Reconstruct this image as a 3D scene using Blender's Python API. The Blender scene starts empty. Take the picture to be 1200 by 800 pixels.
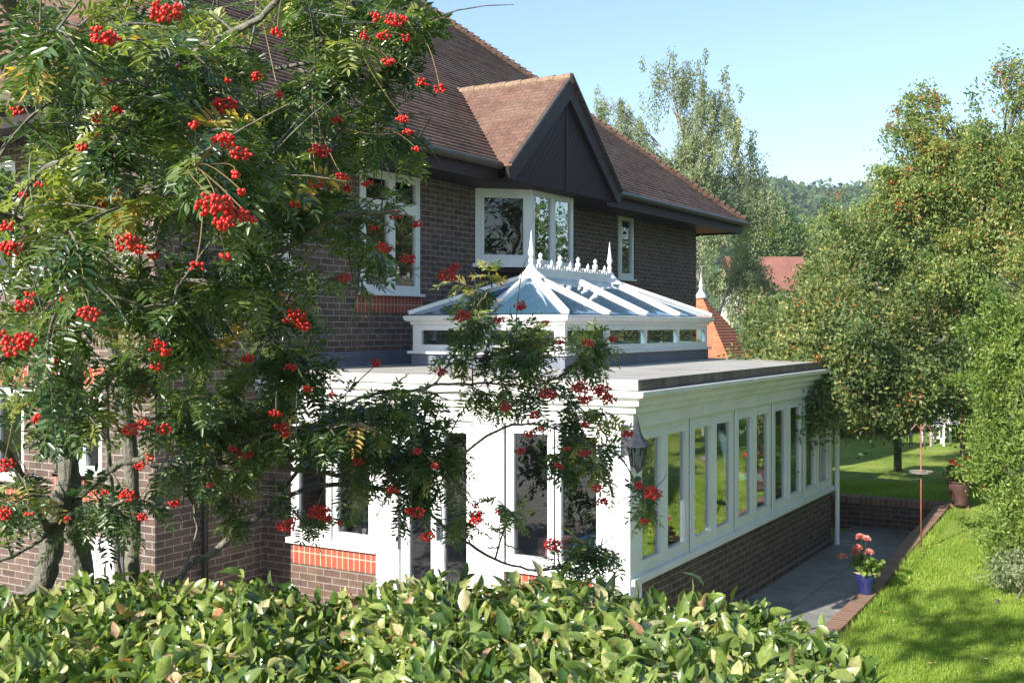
import bpy, math, random
import numpy as np
from mathutils import Vector
random.seed(7); rng = np.random.default_rng(7)
scene = bpy.context.scene
COL = scene.collection
TH = math.radians(30.69); CT, ST = math.cos(TH), math.sin(TH)
F = 1306.0; CAMZ = 3.1; HY = 382.0

def P(px, py, D):                     # point seen at a pixel of the 1200x800 photo at depth D
    R = (px - 600) / F * D
    return np.array([CT*D + ST*R, ST*D - CT*R, CAMZ - (py - HY)/F*D])
def W(D, R, z):                       # depth, rightwards, height
    return np.array([CT*D + ST*R, ST*D - CT*R, z])

# ------------------------------------------------------------------ materials
def nt(name):
    m = bpy.data.materials.new(name); m.use_nodes = True
    t = m.node_tree; t.nodes.clear()
    o = t.nodes.new('ShaderNodeOutputMaterial')
    return m, t, o
def N(t, kind, **kw):
    n = t.nodes.new(kind)
    for k, v in kw.items():
        if k in n.inputs.keys(): n.inputs[k].default_value = v
        else: setattr(n, k, v)
    return n
def rgb(c): return (c[0], c[1], c[2], 1)
def ramp(t, fac, stops):
    r = t.nodes.new('ShaderNodeValToRGB'); e = r.color_ramp.elements
    while len(e) < len(stops): e.new(.5)
    for k, (p, c) in enumerate(stops): e[k].position = p; e[k].color = rgb(c)
    t.links.new(fac, r.inputs[0]); return r.outputs[0]
def pm(name, c1, c2=None, scale=6, rough=.6, bump=0.0, bscale=40, spec=.5, metal=0, detail=5, stretch=None):
    m, t, o = nt(name); b = N(t, 'ShaderNodeBsdfPrincipled', Roughness=rough, Metallic=metal)
    b.inputs['Specular IOR Level'].default_value = spec
    b.inputs['Base Color'].default_value = rgb(c1)
    tc = N(t, 'ShaderNodeNewGeometry'); vec = tc.outputs['Position']
    if stretch:
        mp = N(t, 'ShaderNodeMapping'); mp.inputs['Scale'].default_value = stretch
        t.links.new(vec, mp.inputs[0]); vec = mp.outputs[0]
    if c2:
        n = N(t, 'ShaderNodeTexNoise', Scale=scale, Detail=detail, Roughness=.65); t.links.new(vec, n.inputs['Vector'])
        t.links.new(ramp(t, n.outputs['Fac'], [(.3, c1), (.7, c2)]), b.inputs['Base Color'])
    if bump:
        n = N(t, 'ShaderNodeTexNoise', Scale=bscale, Detail=4); t.links.new(vec, n.inputs['Vector'])
        bp = N(t, 'ShaderNodeBump', Strength=bump, Distance=.02); t.links.new(n.outputs['Fac'], bp.inputs['Height'])
        t.links.new(bp.outputs[0], b.inputs['Normal'])
    t.links.new(b.outputs[0], o.inputs[0]); return m

def wallvec(t, ku=1.0, kv=1.0):       # (along the wall, up) for walls on either axis
    g = N(t, 'ShaderNodeNewGeometry')
    sp = N(t, 'ShaderNodeSeparateXYZ'); t.links.new(g.outputs['Position'], sp.inputs[0])
    sn = N(t, 'ShaderNodeSeparateXYZ'); t.links.new(g.outputs['True Normal'], sn.inputs[0])
    ax = N(t, 'ShaderNodeMath', operation='ABSOLUTE'); t.links.new(sn.outputs[0], ax.inputs[0])
    ay = N(t, 'ShaderNodeMath', operation='ABSOLUTE'); t.links.new(sn.outputs[1], ay.inputs[0])
    gt = N(t, 'ShaderNodeMath', operation='GREATER_THAN'); t.links.new(ax.outputs[0], gt.inputs[0]); t.links.new(ay.outputs[0], gt.inputs[1])
    mx = N(t, 'ShaderNodeMix'); mx.data_type = 'FLOAT'
    t.links.new(gt.outputs[0], mx.inputs[0]); t.links.new(sp.outputs[0], mx.inputs[2]); t.links.new(sp.outputs[1], mx.inputs[3])
    cb = N(t, 'ShaderNodeCombineXYZ')
    m1 = N(t, 'ShaderNodeMath', operation='MULTIPLY'); m1.inputs[1].default_value = ku; t.links.new(mx.outputs[0], m1.inputs[0])
    m2 = N(t, 'ShaderNodeMath', operation='MULTIPLY'); m2.inputs[1].default_value = kv; t.links.new(sp.outputs[2], m2.inputs[0])
    t.links.new(m1.outputs[0], cb.inputs[0]); t.links.new(m2.outputs[0], cb.inputs[1])
    return cb.outputs[0], g.outputs['Position']

def brickmat(name, ca, cb, mortar, bw=.225, rh=.075, ms=.006, offset=.5, stain=.35, swap=False):
    m, t, o = nt(name)
    vec, pos = wallvec(t)
    if swap:
        s = N(t, 'ShaderNodeSeparateXYZ'); c = N(t, 'ShaderNodeCombineXYZ'); t.links.new(vec, s.inputs[0])
        t.links.new(s.outputs[0], c.inputs[1]); t.links.new(s.outputs[1], c.inputs[0]); vec = c.outputs[0]
    br = N(t, 'ShaderNodeTexBrick', Scale=1.0)
    br.offset = offset; br.inputs['Brick Width'].default_value = bw; br.inputs['Row Height'].default_value = rh
    br.inputs['Mortar Size'].default_value = ms; br.inputs['Mortar Smooth'].default_value = .15; br.inputs['Bias'].default_value = -.1
    br.inputs['Color1'].default_value = rgb(ca); br.inputs['Color2'].default_value = rgb(cb); br.inputs['Mortar'].default_value = rgb(mortar)
    t.links.new(vec, br.inputs['Vector'])
    n = N(t, 'ShaderNodeTexNoise', Scale=9.0, Detail=6, Roughness=.7); t.links.new(pos, n.inputs['Vector'])
    r = ramp(t, n.outputs['Fac'], [(.25, (1-stain,)*3), (.75, (1+stain,)*3)])
    mx = N(t, 'ShaderNodeMix'); mx.data_type = 'RGBA'; mx.blend_type = 'MULTIPLY'; mx.inputs[0].default_value = 1
    t.links.new(br.outputs['Color'], mx.inputs[6]); t.links.new(r, mx.inputs[7])
    b = N(t, 'ShaderNodeBsdfPrincipled', Roughness=.85); b.inputs['Specular IOR Level'].default_value = .25
    t.links.new(mx.outputs[2], b.inputs['Base Color'])
    n2 = N(t, 'ShaderNodeTexNoise', Scale=90.0, Detail=3); t.links.new(pos, n2.inputs['Vector'])
    ad = N(t, 'ShaderNodeMath', operation='MULTIPLY_ADD'); ad.inputs[1].default_value = -1.6; t.links.new(br.outputs['Fac'], ad.inputs[0]); t.links.new(n2.outputs['Fac'], ad.inputs[2])
    bp = N(t, 'ShaderNodeBump', Strength=.6, Distance=.006); t.links.new(ad.outputs[0], bp.inputs['Height'])
    t.links.new(bp.outputs[0], b.inputs['Normal']); t.links.new(b.outputs[0], o.inputs[0]); return m

def tilemat(name, ca, cb, cc, kv, tint):
    m, t, o = nt(name)
    vec, pos = wallvec(t, 1.0, kv)
    br = N(t, 'ShaderNodeTexBrick', Scale=1.0); br.offset = .5
    br.inputs['Brick Width'].default_value = .165; br.inputs['Row Height'].default_value = .1
    br.inputs['Mortar Size'].default_value = .003; br.inputs['Mortar Smooth'].default_value = .1
    br.inputs['Color1'].default_value = rgb(ca); br.inputs['Color2'].default_value = rgb(cb); br.inputs['Mortar'].default_value = rgb((.03, .02, .02))
    t.links.new(vec, br.inputs['Vector'])
    n = N(t, 'ShaderNodeTexNoise', Scale=1.6, Detail=9, Roughness=.75); t.links.new(pos, n.inputs['Vector'])
    mx = N(t, 'ShaderNodeMix'); mx.data_type = 'RGBA'
    r = ramp(t, n.outputs['Fac'], [(.45, (0, 0, 0)), (.75, (tint,)*3)])
    t.links.new(r, mx.inputs[0]); t.links.new(br.outputs['Color'], mx.inputs[6]); mx.inputs[7].default_value = rgb(cc)
    n2 = N(t, 'ShaderNodeTexNoise', Scale=25.0, Detail=5); t.links.new(pos, n2.inputs['Vector'])
    m2 = N(t, 'ShaderNodeMix'); m2.data_type = 'RGBA'; m2.blend_type = 'MULTIPLY'; m2.inputs[0].default_value = 1
    t.links.new(mx.outputs[2], m2.inputs[6]); t.links.new(ramp(t, n2.outputs['Fac'], [(.3, (.7,)*3), (.7, (1.3,)*3)]), m2.inputs[7])
    b = N(t, 'ShaderNodeBsdfPrincipled', Roughness=.8); b.inputs['Specular IOR Level'].default_value = .3
    t.links.new(m2.outputs[2], b.inputs['Base Color'])
    bp = N(t, 'ShaderNodeBump', Strength=.5, Distance=.01); t.links.new(n2.outputs['Fac'], bp.inputs['Height'])
    t.links.new(bp.outputs[0], b.inputs['Normal']); t.links.new(b.outputs[0], o.inputs[0]); return m

def glassmat(name, tint, f0=.05, wav=.0015):
    m, t, o = nt(name)
    g = N(t, 'ShaderNodeNewGeometry')
    d = N(t, 'ShaderNodeVectorMath', operation='DOT_PRODUCT'); t.links.new(g.outputs['Incoming'], d.inputs[0]); t.links.new(g.outputs['Normal'], d.inputs[1])
    a = N(t, 'ShaderNodeMath', operation='ABSOLUTE'); t.links.new(d.outputs['Value'], a.inputs[0])
    s = N(t, 'ShaderNodeMath', operation='SUBTRACT'); s.inputs[0].default_value = 1; t.links.new(a.outputs[0], s.inputs[1])
    p = N(t, 'ShaderNodeMath', operation='POWER'); p.inputs[1].default_value = 4.6; t.links.new(s.outputs[0], p.inputs[0])
    q = N(t, 'ShaderNodeMath', operation='MULTIPLY_ADD'); q.inputs[1].default_value = 1-f0; q.inputs[2].default_value = f0; t.links.new(p.outputs[0], q.inputs[0])
    tr = N(t, 'ShaderNodeBsdfTransparent'); tr.inputs[0].default_value = rgb(tint)
    gl = N(t, 'ShaderNodeBsdfGlossy', Roughness=0.0); gl.inputs[0].default_value = (1, 1, 1, 1)
    n = N(t, 'ShaderNodeTexNoise', Scale=2.2, Detail=1); t.links.new(g.outputs['Position'], n.inputs['Vector'])
    bp = N(t, 'ShaderNodeBump', Strength=.35, Distance=wav*6); t.links.new(n.outputs['Fac'], bp.inputs['Height']); t.links.new(bp.outputs[0], gl.inputs['Normal'])
    mx = N(t, 'ShaderNodeMixShader'); t.links.new(q.outputs[0], mx.inputs[0]); t.links.new(tr.outputs[0], mx.inputs[1]); t.links.new(gl.outputs[0], mx.inputs[2])
    t.links.new(mx.outputs[0], o.inputs[0]); return m

def leafmat(name, stops, rough=.45, trans=.3, spec=.5, tcol=1.6, spots=None):
    m, t, o = nt(name)
    at = N(t, 'ShaderNodeAttribute', attribute_name='var')
    c = ramp(t, at.outputs['Fac'], stops)
    if spots:
        g = N(t, 'ShaderNodeNewGeometry'); nn = N(t, 'ShaderNodeTexNoise', Scale=spots, Detail=4, Roughness=.7); t.links.new(g.outputs['Position'], nn.inputs['Vector'])
        m0 = N(t, 'ShaderNodeMix'); m0.data_type = 'RGBA'; m0.blend_type = 'MULTIPLY'; m0.inputs[0].default_value = 1
        t.links.new(c, m0.inputs[6]); t.links.new(ramp(t, nn.outputs['Fac'], [(.3, (.6, .62, .6)), (.55, (1.05, 1.05, 1.05)), (.72, (1.5, 1.4, 1.3))]), m0.inputs[7]); c = m0.outputs[2]
    b = N(t, 'ShaderNodeBsdfPrincipled', Roughness=rough); b.inputs['Specular IOR Level'].default_value = spec
    t.links.new(c, b.inputs['Base Color'])
    tl = N(t, 'ShaderNodeBsdfTranslucent')
    mm = N(t, 'ShaderNodeMix'); mm.data_type = 'RGBA'; mm.blend_type = 'MULTIPLY'; mm.inputs[0].default_value = 1
    t.links.new(c, mm.inputs[6]); mm.inputs[7].default_value = (tcol*1.1, tcol*1.2, tcol*.4, 1)
    t.links.new(mm.outputs[2], tl.inputs[0])
    mx = N(t, 'ShaderNodeMixShader'); mx.inputs[0].default_value = trans
    t.links.new(b.outputs[0], mx.inputs[1]); t.links.new(tl.outputs[0], mx.inputs[2]); t.links.new(mx.outputs[0], o.inputs[0])
    return m

M = {}
M['brick'] = brickmat('brown_brick', (.088, .062, .052), (.145, .098, .078), (.28, .25, .21), ms=.006)
M['brick_low'] = brickmat('plinth_brick', (.085, .056, .044), (.14, .085, .063), (.22, .19, .165), ms=.0062)
M['soldier'] = brickmat('orange_soldier_brick', (.30, .062, .036), (.37, .088, .046), (.42, .34, .27), bw=.225, rh=.075, offset=0, swap=True, stain=.15)
M['tile'] = tilemat('clay_roof_tile', (.078, .041, .032), (.165, .086, .060), (.20, .165, .12), 1/math.sin(math.radians(40)), .6)
M['tile_red'] = tilemat('red_roof_tile', (.40, .11, .055), (.52, .17, .085), (.35, .2, .12), 1.2, .2)
M['tile_far'] = pm('weathered_red_tile', (.19, .075, .055), (.28, .12, .085), 1.5, .85)
M['ridge_tile'] = pm('ridge_tile', (.15, .08, .055), (.28, .20, .13), 14, .85, .3, 60)
M['white'] = pm('white_upvc', (.70, .705, .70), (.82, .82, .81), 3.5, .32, .0, detail=8, stretch=(1, 1, .35))
M['white_wood'] = pm('white_painted_moulding', (.66, .65, .62), (.82, .81, .79), 2.6, .4, .05, 60)
M['fascia'] = pm('dark_brown_board', (.022, .013, .015), (.034, .020, .022), 5, .55, .1, 80, spec=.25, stretch=(1, 1, 6))
M['gutter'] = pm('brown_gutter', (.05, .035, .028), (.10, .075, .055), 9, .45)
M['black'] = pm('black_plastic', (.015, .015, .017), (.03, .03, .032), 8, .35)
M['lead'] = pm('lead_sheet', (.10, .115, .16), (.16, .18, .23), 4, .5, .1, 12)
M['deck'] = pm('grey_flat_roof_felt', (.27, .255, .235), (.45, .43, .395), 1.6, .85, .15, 200)
M['deck_edge'] = pm('weathered_brown_trim', (.06, .05, .04), (.17, .145, .11), 7, .8, .2, 60)
M['glass'] = glassmat('window_glass', (.86, .9, .88), .05)
M['glass_side'] = glassmat('solar_control_glass', (.68, .72, .70), .27)
M['glass_blue'] = glassmat('blue_tinted_roof_glass', (.40, .70, .85), .34)
def film(m, col, f):
    t = m.node_tree; o = [n for n in t.nodes if n.type == 'OUTPUT_MATERIAL'][0]; src = o.inputs[0].links[0].from_socket
    d = N(t, 'ShaderNodeBsdfPrincipled', Roughness=.25); d.inputs['Base Color'].default_value = rgb(col)
    mx = N(t, 'ShaderNodeMixShader'); mx.inputs[0].default_value = f
    t.links.new(src, mx.inputs[1]); t.links.new(d.outputs[0], mx.inputs[2]); t.links.new(mx.outputs[0], o.inputs[0])
film(M['glass_blue'], (.12, .27, .42), .30)
M['patio'] = None
M['floor_in'] = pm('grey_floor_tile', (.15, .145, .15), (.2, .19, .19), 3, .5)
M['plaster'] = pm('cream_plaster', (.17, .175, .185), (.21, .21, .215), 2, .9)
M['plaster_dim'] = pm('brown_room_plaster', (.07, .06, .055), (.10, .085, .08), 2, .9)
M['bark'] = pm('grey_bark', (.045, .043, .034), (.21, .20, .155), 14, .85, .9, 55, stretch=(1, 1, .45), detail=8)
M['bark_pale'] = pm('pale_birch_bark', (.12, .11, .09), (.42, .40, .36), 4, .8, .2, 20)
M['berry'] = pm('red_berry', (.38, .006, .008), (.72, .028, .012), 60, .32, spec=.5)
M['berry_orange'] = pm('orange_berry', (.42, .09, .025), (.5, .15, .04), 30, .4)
M['lawnblade'] = leafmat('grass_blade', [(0, (.17, .28, .04)), (.6, (.33, .44, .075)), (1, (.46, .49, .14))], .6, .5, .3, 1.3)
M['rowan'] = leafmat('rowan_leaf', [(0, (.030, .068, .026)), (.4, (.068, .118, .040)), (.75, (.18, .225, .065)), (.95, (.36, .37, .12)), (1, (.48, .30, .08))], .33, .34, .75)
M['laurel'] = leafmat('laurel_leaf', [(0, (.045, .095, .022)), (.35, (.13, .20, .045)), (.7, (.28, .33, .095)), (.9, (.44, .43, .20)), (.96, (.50, .38, .22)), (1, (.52, .22, .13))], .27, .28, .8, spots=45)
M['fartree'] = leafmat('orange_green_leaf', [(0, (.065, .12, .042)), (.5, (.19, .25, .075)), (.85, (.38, .39, .13)), (.95, (.34, .22, .07)), (1, (.38, .12, .04))], .5, .4, .4)
M['greytree'] = leafmat('grey_green_leaf', [(0, (.05, .095, .04)), (.5, (.135, .185, .065)), (.85, (.29, .31, .11)), (.97, (.34, .28, .10)), (1, (.34, .13, .05))], .5, .4, .4)
M['birchleaf'] = leafmat('birch_leaf', [(0, (.11, .145, .09)), (.6, (.22, .255, .145)), (1, (.38, .37, .19))], .55, .35, .3)
M['darkleaf'] = leafmat('dark_green_leaf', [(0, (.03, .065, .02)), (.6, (.07, .13, .03)), (1, (.14, .20, .045))], .6, .3, .3)
M['fallen'] = leafmat('dry_leaf', [(0, (.30, .16, .06)), (.6, (.42, .32, .12)), (1, (.6, .55, .45))], .7, .2, .2)
M['shrubleaf'] = leafmat('yellow_green_leaf', [(0, (.08, .14, .03)), (.6, (.17, .25, .05)), (1, (.34, .37, .10))], .5, .35, .35)
M['woodleaf'] = leafmat('woodland_leaf', [(0, (.04, .075, .03)), (.6, (.07, .115, .04)), (1, (.13, .14, .055))], .8, .2, .1)
M['petal_pink'] = leafmat('pink_petal', [(0, (.55, .14, .14)), (.6, (.68, .27, .25)), (1, (.8, .52, .48))], .6, .3, .2, 1.0)
M['petal_red'] = leafmat('red_petal', [(0, (.55, .02, .04)), (.6, (.7, .04, .05)), (1, (.75, .2, .16))], .6, .3, .2, 1.0)
M['blue_glaze'] = pm('blue_glazed_pot', (.010, .014, .06), (.022, .03, .12), 9, .12, spec=.8)
M['terracotta'] = pm('dark_red_pot', (.04, .018, .016), (.07, .028, .022), 9, .7)
M['rim'] = pm('pale_pot_rim', (.45, .3, .24), (.55, .4, .33), 20, .4)
M['soil'] = pm('soil', (.03, .02, .014), (.06, .04, .03), 30, .95, .4, 60)
M['copper'] = pm('rusty_pole', (.16, .065, .045), (.26, .12, .08), 30, .5)
M['greywood'] = pm('grey_timber', (.16, .14, .12), (.28, .25, .22), 8, .8, .3, 60, stretch=(1, 1, .15))
M['iron'] = pm('grey_painted_metal', (.03, .033, .042), (.055, .06, .075), 20, .35, metal=.4)
M['frosted'] = glassmat('lamp_glass', (.5, .52, .52), .1)
M['blue'] = pm('blue_cloth', (.03, .22, .5), (.05, .3, .6), 8, .6)
M['wood'] = pm('pine_wood', (.45, .28, .13), (.55, .36, .18), 5, .5, stretch=(1, 6, 6))
M['yellow'] = pm('yellow_plastic', (.7, .5, .05), None, 5, .4)
M['petrolpink'] = pm('pink_card', (.7, .25, .25), (.8, .35, .3), 8, .6)
M['render'] = pm('painted_render', (.45, .40, .34), (.52, .47, .4), 2, .9)

def groundmat():
    m, t, o = nt('lawn_grass')
    g = N(t, 'ShaderNodeNewGeometry')
    n1 = N(t, 'ShaderNodeTexNoise', Scale=.9, Detail=8, Roughness=.7); n2 = N(t, 'ShaderNodeTexNoise', Scale=38.0, Detail=5, Roughness=.7)
    for n in (n1, n2): t.links.new(g.outputs['Position'], n.inputs['Vector'])
    c1 = ramp(t, n1.outputs['Fac'], [(.28, (.13, .22, .035)), (.5, (.24, .34, .055)), (.64, (.34, .39, .09)), (.8, (.42, .38, .15))])
    c2 = ramp(t, n2.outputs['Fac'], [(.3, (.5,)*3), (.7, (1.35,)*3)])
    mx = N(t, 'ShaderNodeMix'); mx.data_type = 'RGBA'; mx.blend_type = 'MULTIPLY'; mx.inputs[0].default_value = 1
    t.links.new(c1, mx.inputs[6]); t.links.new(c2, mx.inputs[7])
    b = N(t, 'ShaderNodeBsdfPrincipled', Roughness=.9); b.inputs['Specular IOR Level'].default_value = .15
    t.links.new(mx.outputs[2], b.inputs['Base Color'])
    bp = N(t, 'ShaderNodeBump', Strength=.9, Distance=.04); t.links.new(n2.outputs['Fac'], bp.inputs['Height']); t.links.new(bp.outputs[0], b.inputs['Normal'])
    t.links.new(b.outputs[0], o.inputs[0]); return m
M['lawn'] = groundmat(); M['gap_shade'] = pm('shaded_gap_grey', (.05, .05, .055), None, 5, .7); M['stalk'] = pm('green_brown_stalk', (.12, .11, .04), (.18, .09, .04), 30, .6)
M['glass_front'] = glassmat('front_window_glass', (.68, .71, .74), .09)
def patiomat():
    m, t, o = nt('grey_paving_slab')
    g = N(t, 'ShaderNodeNewGeometry')
    br = N(t, 'ShaderNodeTexBrick', Scale=1.0); br.offset = .5
    br.inputs['Brick Width'].default_value = .6; br.inputs['Row Height'].default_value = .6; br.inputs['Mortar Size'].default_value = .006
    br.inputs['Color1'].default_value = rgb((.19, .19, .18)); br.inputs['Color2'].default_value = rgb((.25, .245, .23)); br.inputs['Mortar'].default_value = rgb((.10, .095, .085))
    t.links.new(g.outputs['Position'], br.inputs['Vector'])
    n = N(t, 'ShaderNodeTexNoise', Scale=5.0, Detail=9, Roughness=.75); t.links.new(g.outputs['Position'], n.inputs['Vector'])
    mx = N(t, 'ShaderNodeMix'); mx.data_type = 'RGBA'; mx.blend_type = 'MULTIPLY'; mx.inputs[0].default_value = 1
    t.links.new(br.outputs['Color'], mx.inputs[6]); t.links.new(ramp(t, n.outputs['Fac'], [(.3, (.65,)*3), (.7, (1.25,)*3)]), mx.inputs[7])
    b = N(t, 'ShaderNodeBsdfPrincipled', Roughness=.8); t.links.new(mx.outputs[2], b.inputs['Base Color'])
    t.links.new(b.outputs[0], o.inputs[0]); return m
M['patio'] = patiomat()
def gablemat():
    m, t, o = nt('dark_chevron_cladding')
    g = N(t, 'ShaderNodeNewGeometry'); sp = N(t, 'ShaderNodeSeparateXYZ'); t.links.new(g.outputs['Position'], sp.inputs[0])
    a = N(t, 'ShaderNodeMath', operation='SUBTRACT'); a.inputs[1].default_value = 14.58; t.links.new(sp.outputs[0], a.inputs[0])
    b_ = N(t, 'ShaderNodeMath', operation='ABSOLUTE'); t.links.new(a.outputs[0], b_.inputs[0])
    c = N(t, 'ShaderNodeMath', operation='ADD'); t.links.new(b_.outputs[0], c.inputs[0]); t.links.new(sp.outputs[2], c.inputs[1])
    d = N(t, 'ShaderNodeMath', operation='MULTIPLY'); d.inputs[1].default_value = 7.5; t.links.new(c.outputs[0], d.inputs[0])
    e = N(t, 'ShaderNodeMath', operation='FRACT'); t.links.new(d.outputs[0], e.inputs[0])
    col = ramp(t, e.outputs[0], [(0, (.004, .003, .004)), (.1, (.020, .011, .015)), (1, (.028, .016, .021))])
    h = ramp(t, e.outputs[0], [(0, (0, 0, 0)), (.14, (1, 1, 1)), (1, (.8, .8, .8))])
    b = N(t, 'ShaderNodeBsdfPrincipled', Roughness=.6); b.inputs['Specular IOR Level'].default_value = .2; t.links.new(col, b.inputs['Base Color'])
    bp = N(t, 'ShaderNodeBump', Strength=.8, Distance=.01); t.links.new(h, bp.inputs['Height']); t.links.new(bp.outputs[0], b.inputs['Normal'])
    t.links.new(b.outputs[0], o.inputs[0]); return m
M['gable'] = gablemat()

# ------------------------------------------------------------------ mesh building
ORG = {}
def empty(name, loc, label=None, cat=None, group=None):
    o = bpy.data.objects.new(name, None); COL.objects.link(o); o.location = [float(v) for v in loc]
    o.empty_display_size = .1
    ORG[o.name] = np.array([float(v) for v in loc])
    tag(o, label, cat, group); return o
def tag(o, label=None, cat=None, group=None, kind=None):
    if label: o['label'] = label
    if cat: o['category'] = cat
    if group: o['group'] = group
    if kind: o['kind'] = kind
    return o
def link_mesh(name, me, mat, parent, org, smooth=False):
    me.materials.append(mat)
    if smooth: me.polygons.foreach_set('use_smooth', np.ones(len(me.polygons), dtype=bool))
    o = bpy.data.objects.new(name, me); COL.objects.link(o)
    if parent is not None: o.parent = parent
    else: o.location = [float(v) for v in org]
    ORG[o.name] = np.array(org, dtype=float)
    return o
def mesh_np(name, V, Fa, mat, parent=None, org=None, var=None, smooth=False):
    V = np.asarray(V, dtype=np.float64); Fa = np.asarray(Fa, dtype=np.int32)
    org = ORG[parent.name] if parent is not None else (np.array(org, float) if org is not None else np.zeros(3))
    me = bpy.data.meshes.new(name)
    k = Fa.shape[1]
    me.vertices.add(len(V)); me.vertices.foreach_set('co', (V - org).astype(np.float32).ravel())
    me.loops.add(Fa.size); me.loops.foreach_set('vertex_index', Fa.ravel())
    me.polygons.add(len(Fa)); me.polygons.foreach_set('loop_start', np.arange(0, Fa.size, k, dtype=np.int32))
    me.polygons.foreach_set('loop_total', np.full(len(Fa), k, dtype=np.int32))
    me.update(calc_edges=True)
    if var is not None:
        a = me.attributes.new('var', 'FLOAT', 'FACE'); a.data.foreach_set('value', np.asarray(var, dtype=np.float32))
    return link_mesh(name, me, mat, parent, org, smooth)

class MB:
    def __init__(s): s.v = []; s.f = []
    def add(s, vs, fs):
        b = len(s.v); s.v += [tuple(float(c) for c in v) for v in vs]; s.f += [tuple(b+i for i in f) for f in fs]; return s
    def box(s, x0, x1, y0, y1, z0, z1):
        return s.add([(x, y, z) for z in (z0, z1) for y in (y0, y1) for x in (x0, x1)],
                     [(0, 2, 3, 1), (4, 5, 7, 6), (0, 1, 5, 4), (2, 6, 7, 3), (0, 4, 6, 2), (1, 3, 7, 5)])
    def obox(s, p, a, n, ar, nr, zr):
        p, a, n = np.array(p, float), np.array(a, float), np.array(n, float); z = np.array([0, 0, 1.])
        return s.add([p+a*i+n*j+z*k for k in zr for j in nr for i in ar],
                     [(0, 2, 3, 1), (4, 5, 7, 6), (0, 1, 5, 4), (2, 6, 7, 3), (0, 4, 6, 2), (1, 3, 7, 5)])
    def beam(s, p0, p1, w, h, up=(0, 0, 1)):
        p0, p1, up = map(lambda q: np.array(q, float), (p0, p1, up)); d = p1-p0; d /= np.linalg.norm(d)
        sd = np.cross(d, up); sd /= np.linalg.norm(sd); u = np.cross(sd, d)
        vs = [q + sd*i*w/2 + u*j*h/2 for q in (p0, p1) for j in (-1, 1) for i in (-1, 1)]
        return s.add(vs, [(0, 2, 3, 1), (4, 5, 7, 6), (0, 1, 5, 4), (2, 6, 7, 3), (0, 4, 6, 2), (1, 3, 7, 5)])
    def tube(s, pts, rad, sides=8, cap=True):
        pts = [np.array(p, float) for p in pts]
        if not hasattr(rad, '__len__'): rad = [rad]*len(pts)
        b = len(s.v); prev = None
        for i, p in enumerate(pts):
            d = pts[min(i+1, len(pts)-1)] - pts[max(i-1, 0)]; d = d/(np.linalg.norm(d)+1e-9)
            if prev is None: ref = np.array([0, 0, 1.]) if abs(d[2]) < .9 else np.array([1., 0, 0]); a = np.cross(d, ref)
            else: a = prev - d*np.dot(prev, d)
            a /= np.linalg.norm(a)+1e-9; prev = a; c = np.cross(d, a)
            for k in range(sides):
                t = 2*math.pi*k/sides; q = p + (a*math.cos(t)+c*math.sin(t))*rad[i]; s.v.append(tuple(q))
        for i in range(len(pts)-1):
            for k in range(sides):
                k2 = (k+1) % sides
                s.f.append((b+i*sides+k, b+i*sides+k2, b+(i+1)*sides+k2, b+(i+1)*sides+k))
        if cap:
            s.f.append(tuple(b+k for k in reversed(range(sides)))); s.f.append(tuple(b+(len(pts)-1)*sides+k for k in range(sides)))
        return s
    def lathe(s, c, prof, sides=16):
        b = len(s.v); c = np.array(c, float)
        for r, z in prof:
            for k in range(sides):
                t = 2*math.pi*k/sides; s.v.append((c[0]+r*math.cos(t), c[1]+r*math.sin(t), c[2]+z))
        for i in range(len(prof)-1):
            for k in range(sides):
                k2 = (k+1) % sides; s.f.append((b+i*sides+k, b+i*sides+k2, b+(i+1)*sides+k2, b+(i+1)*sides+k))
        s.f.append(tuple(b+k for k in reversed(range(sides)))); s.f.append(tuple(b+(len(prof)-1)*sides+k for k in range(sides)))
        return s
    def prism(s, poly, vec):
        n = len(poly); poly = [np.array(p, float) for p in poly]; vec = np.array(vec, float)
        return s.add(poly + [p+vec for p in poly], [tuple(reversed(range(n))), tuple(range(n, 2*n))] + [(i, (i+1) % n, n+(i+1) % n, n+i) for i in range(n)])
    def build_each(s, name, mat, parent=None, nv=8, **k):
        i = 0; out = []
        while i < len(s.v):
            q = MB(); q.v = s.v[i:i+nv]; q.f = [tuple(j-i for j in f) for f in s.f if i <= f[0] < i+nv]; out.append(q.build(name, mat, parent, **k)); i += nv
        return out
    def build(s, name, mat, parent=None, org=None, smooth=False, bevel=0):
        org = ORG[parent.name] if parent is not None else (np.array(org, float) if org is not None else np.zeros(3))
        me = bpy.data.meshes.new(name)
        me.from_pydata([tuple(np.array(v)-org) for v in s.v], [], s.f); me.update()
        o = link_mesh(name, me, mat, parent, org, smooth)
        if bevel:
            b = o.modifiers.new('bevel', 'BEVEL'); b.width = bevel; b.segments = 2; b.limit_method = 'ANGLE'
        return o

# ------------------------------------------------------------------ layout numbers
XB, YA, XE, YH = 9.14, 4.18, 16.0, 8.62           # orangery front, side, far end; house wall
HX0, HX1, HY1 = 7.64, 22.1, 18.5
EAV, OV, TP = 5.30, .77, .84                      # eave height, overhang, roof pitch
KX = [(-3000, 0), (11.5, 0), (13, .05), (14.8, .21), (17.8, .42), (30, .5), (70, -1.5), (160, -6), (3000, -6)]
def gz(x, y):
    z = float(np.interp(x, [k[0] for k in KX], [k[1] for k in KX]))
    if y > 2.85 and x < 17.85: z = -.05
    return z

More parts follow.
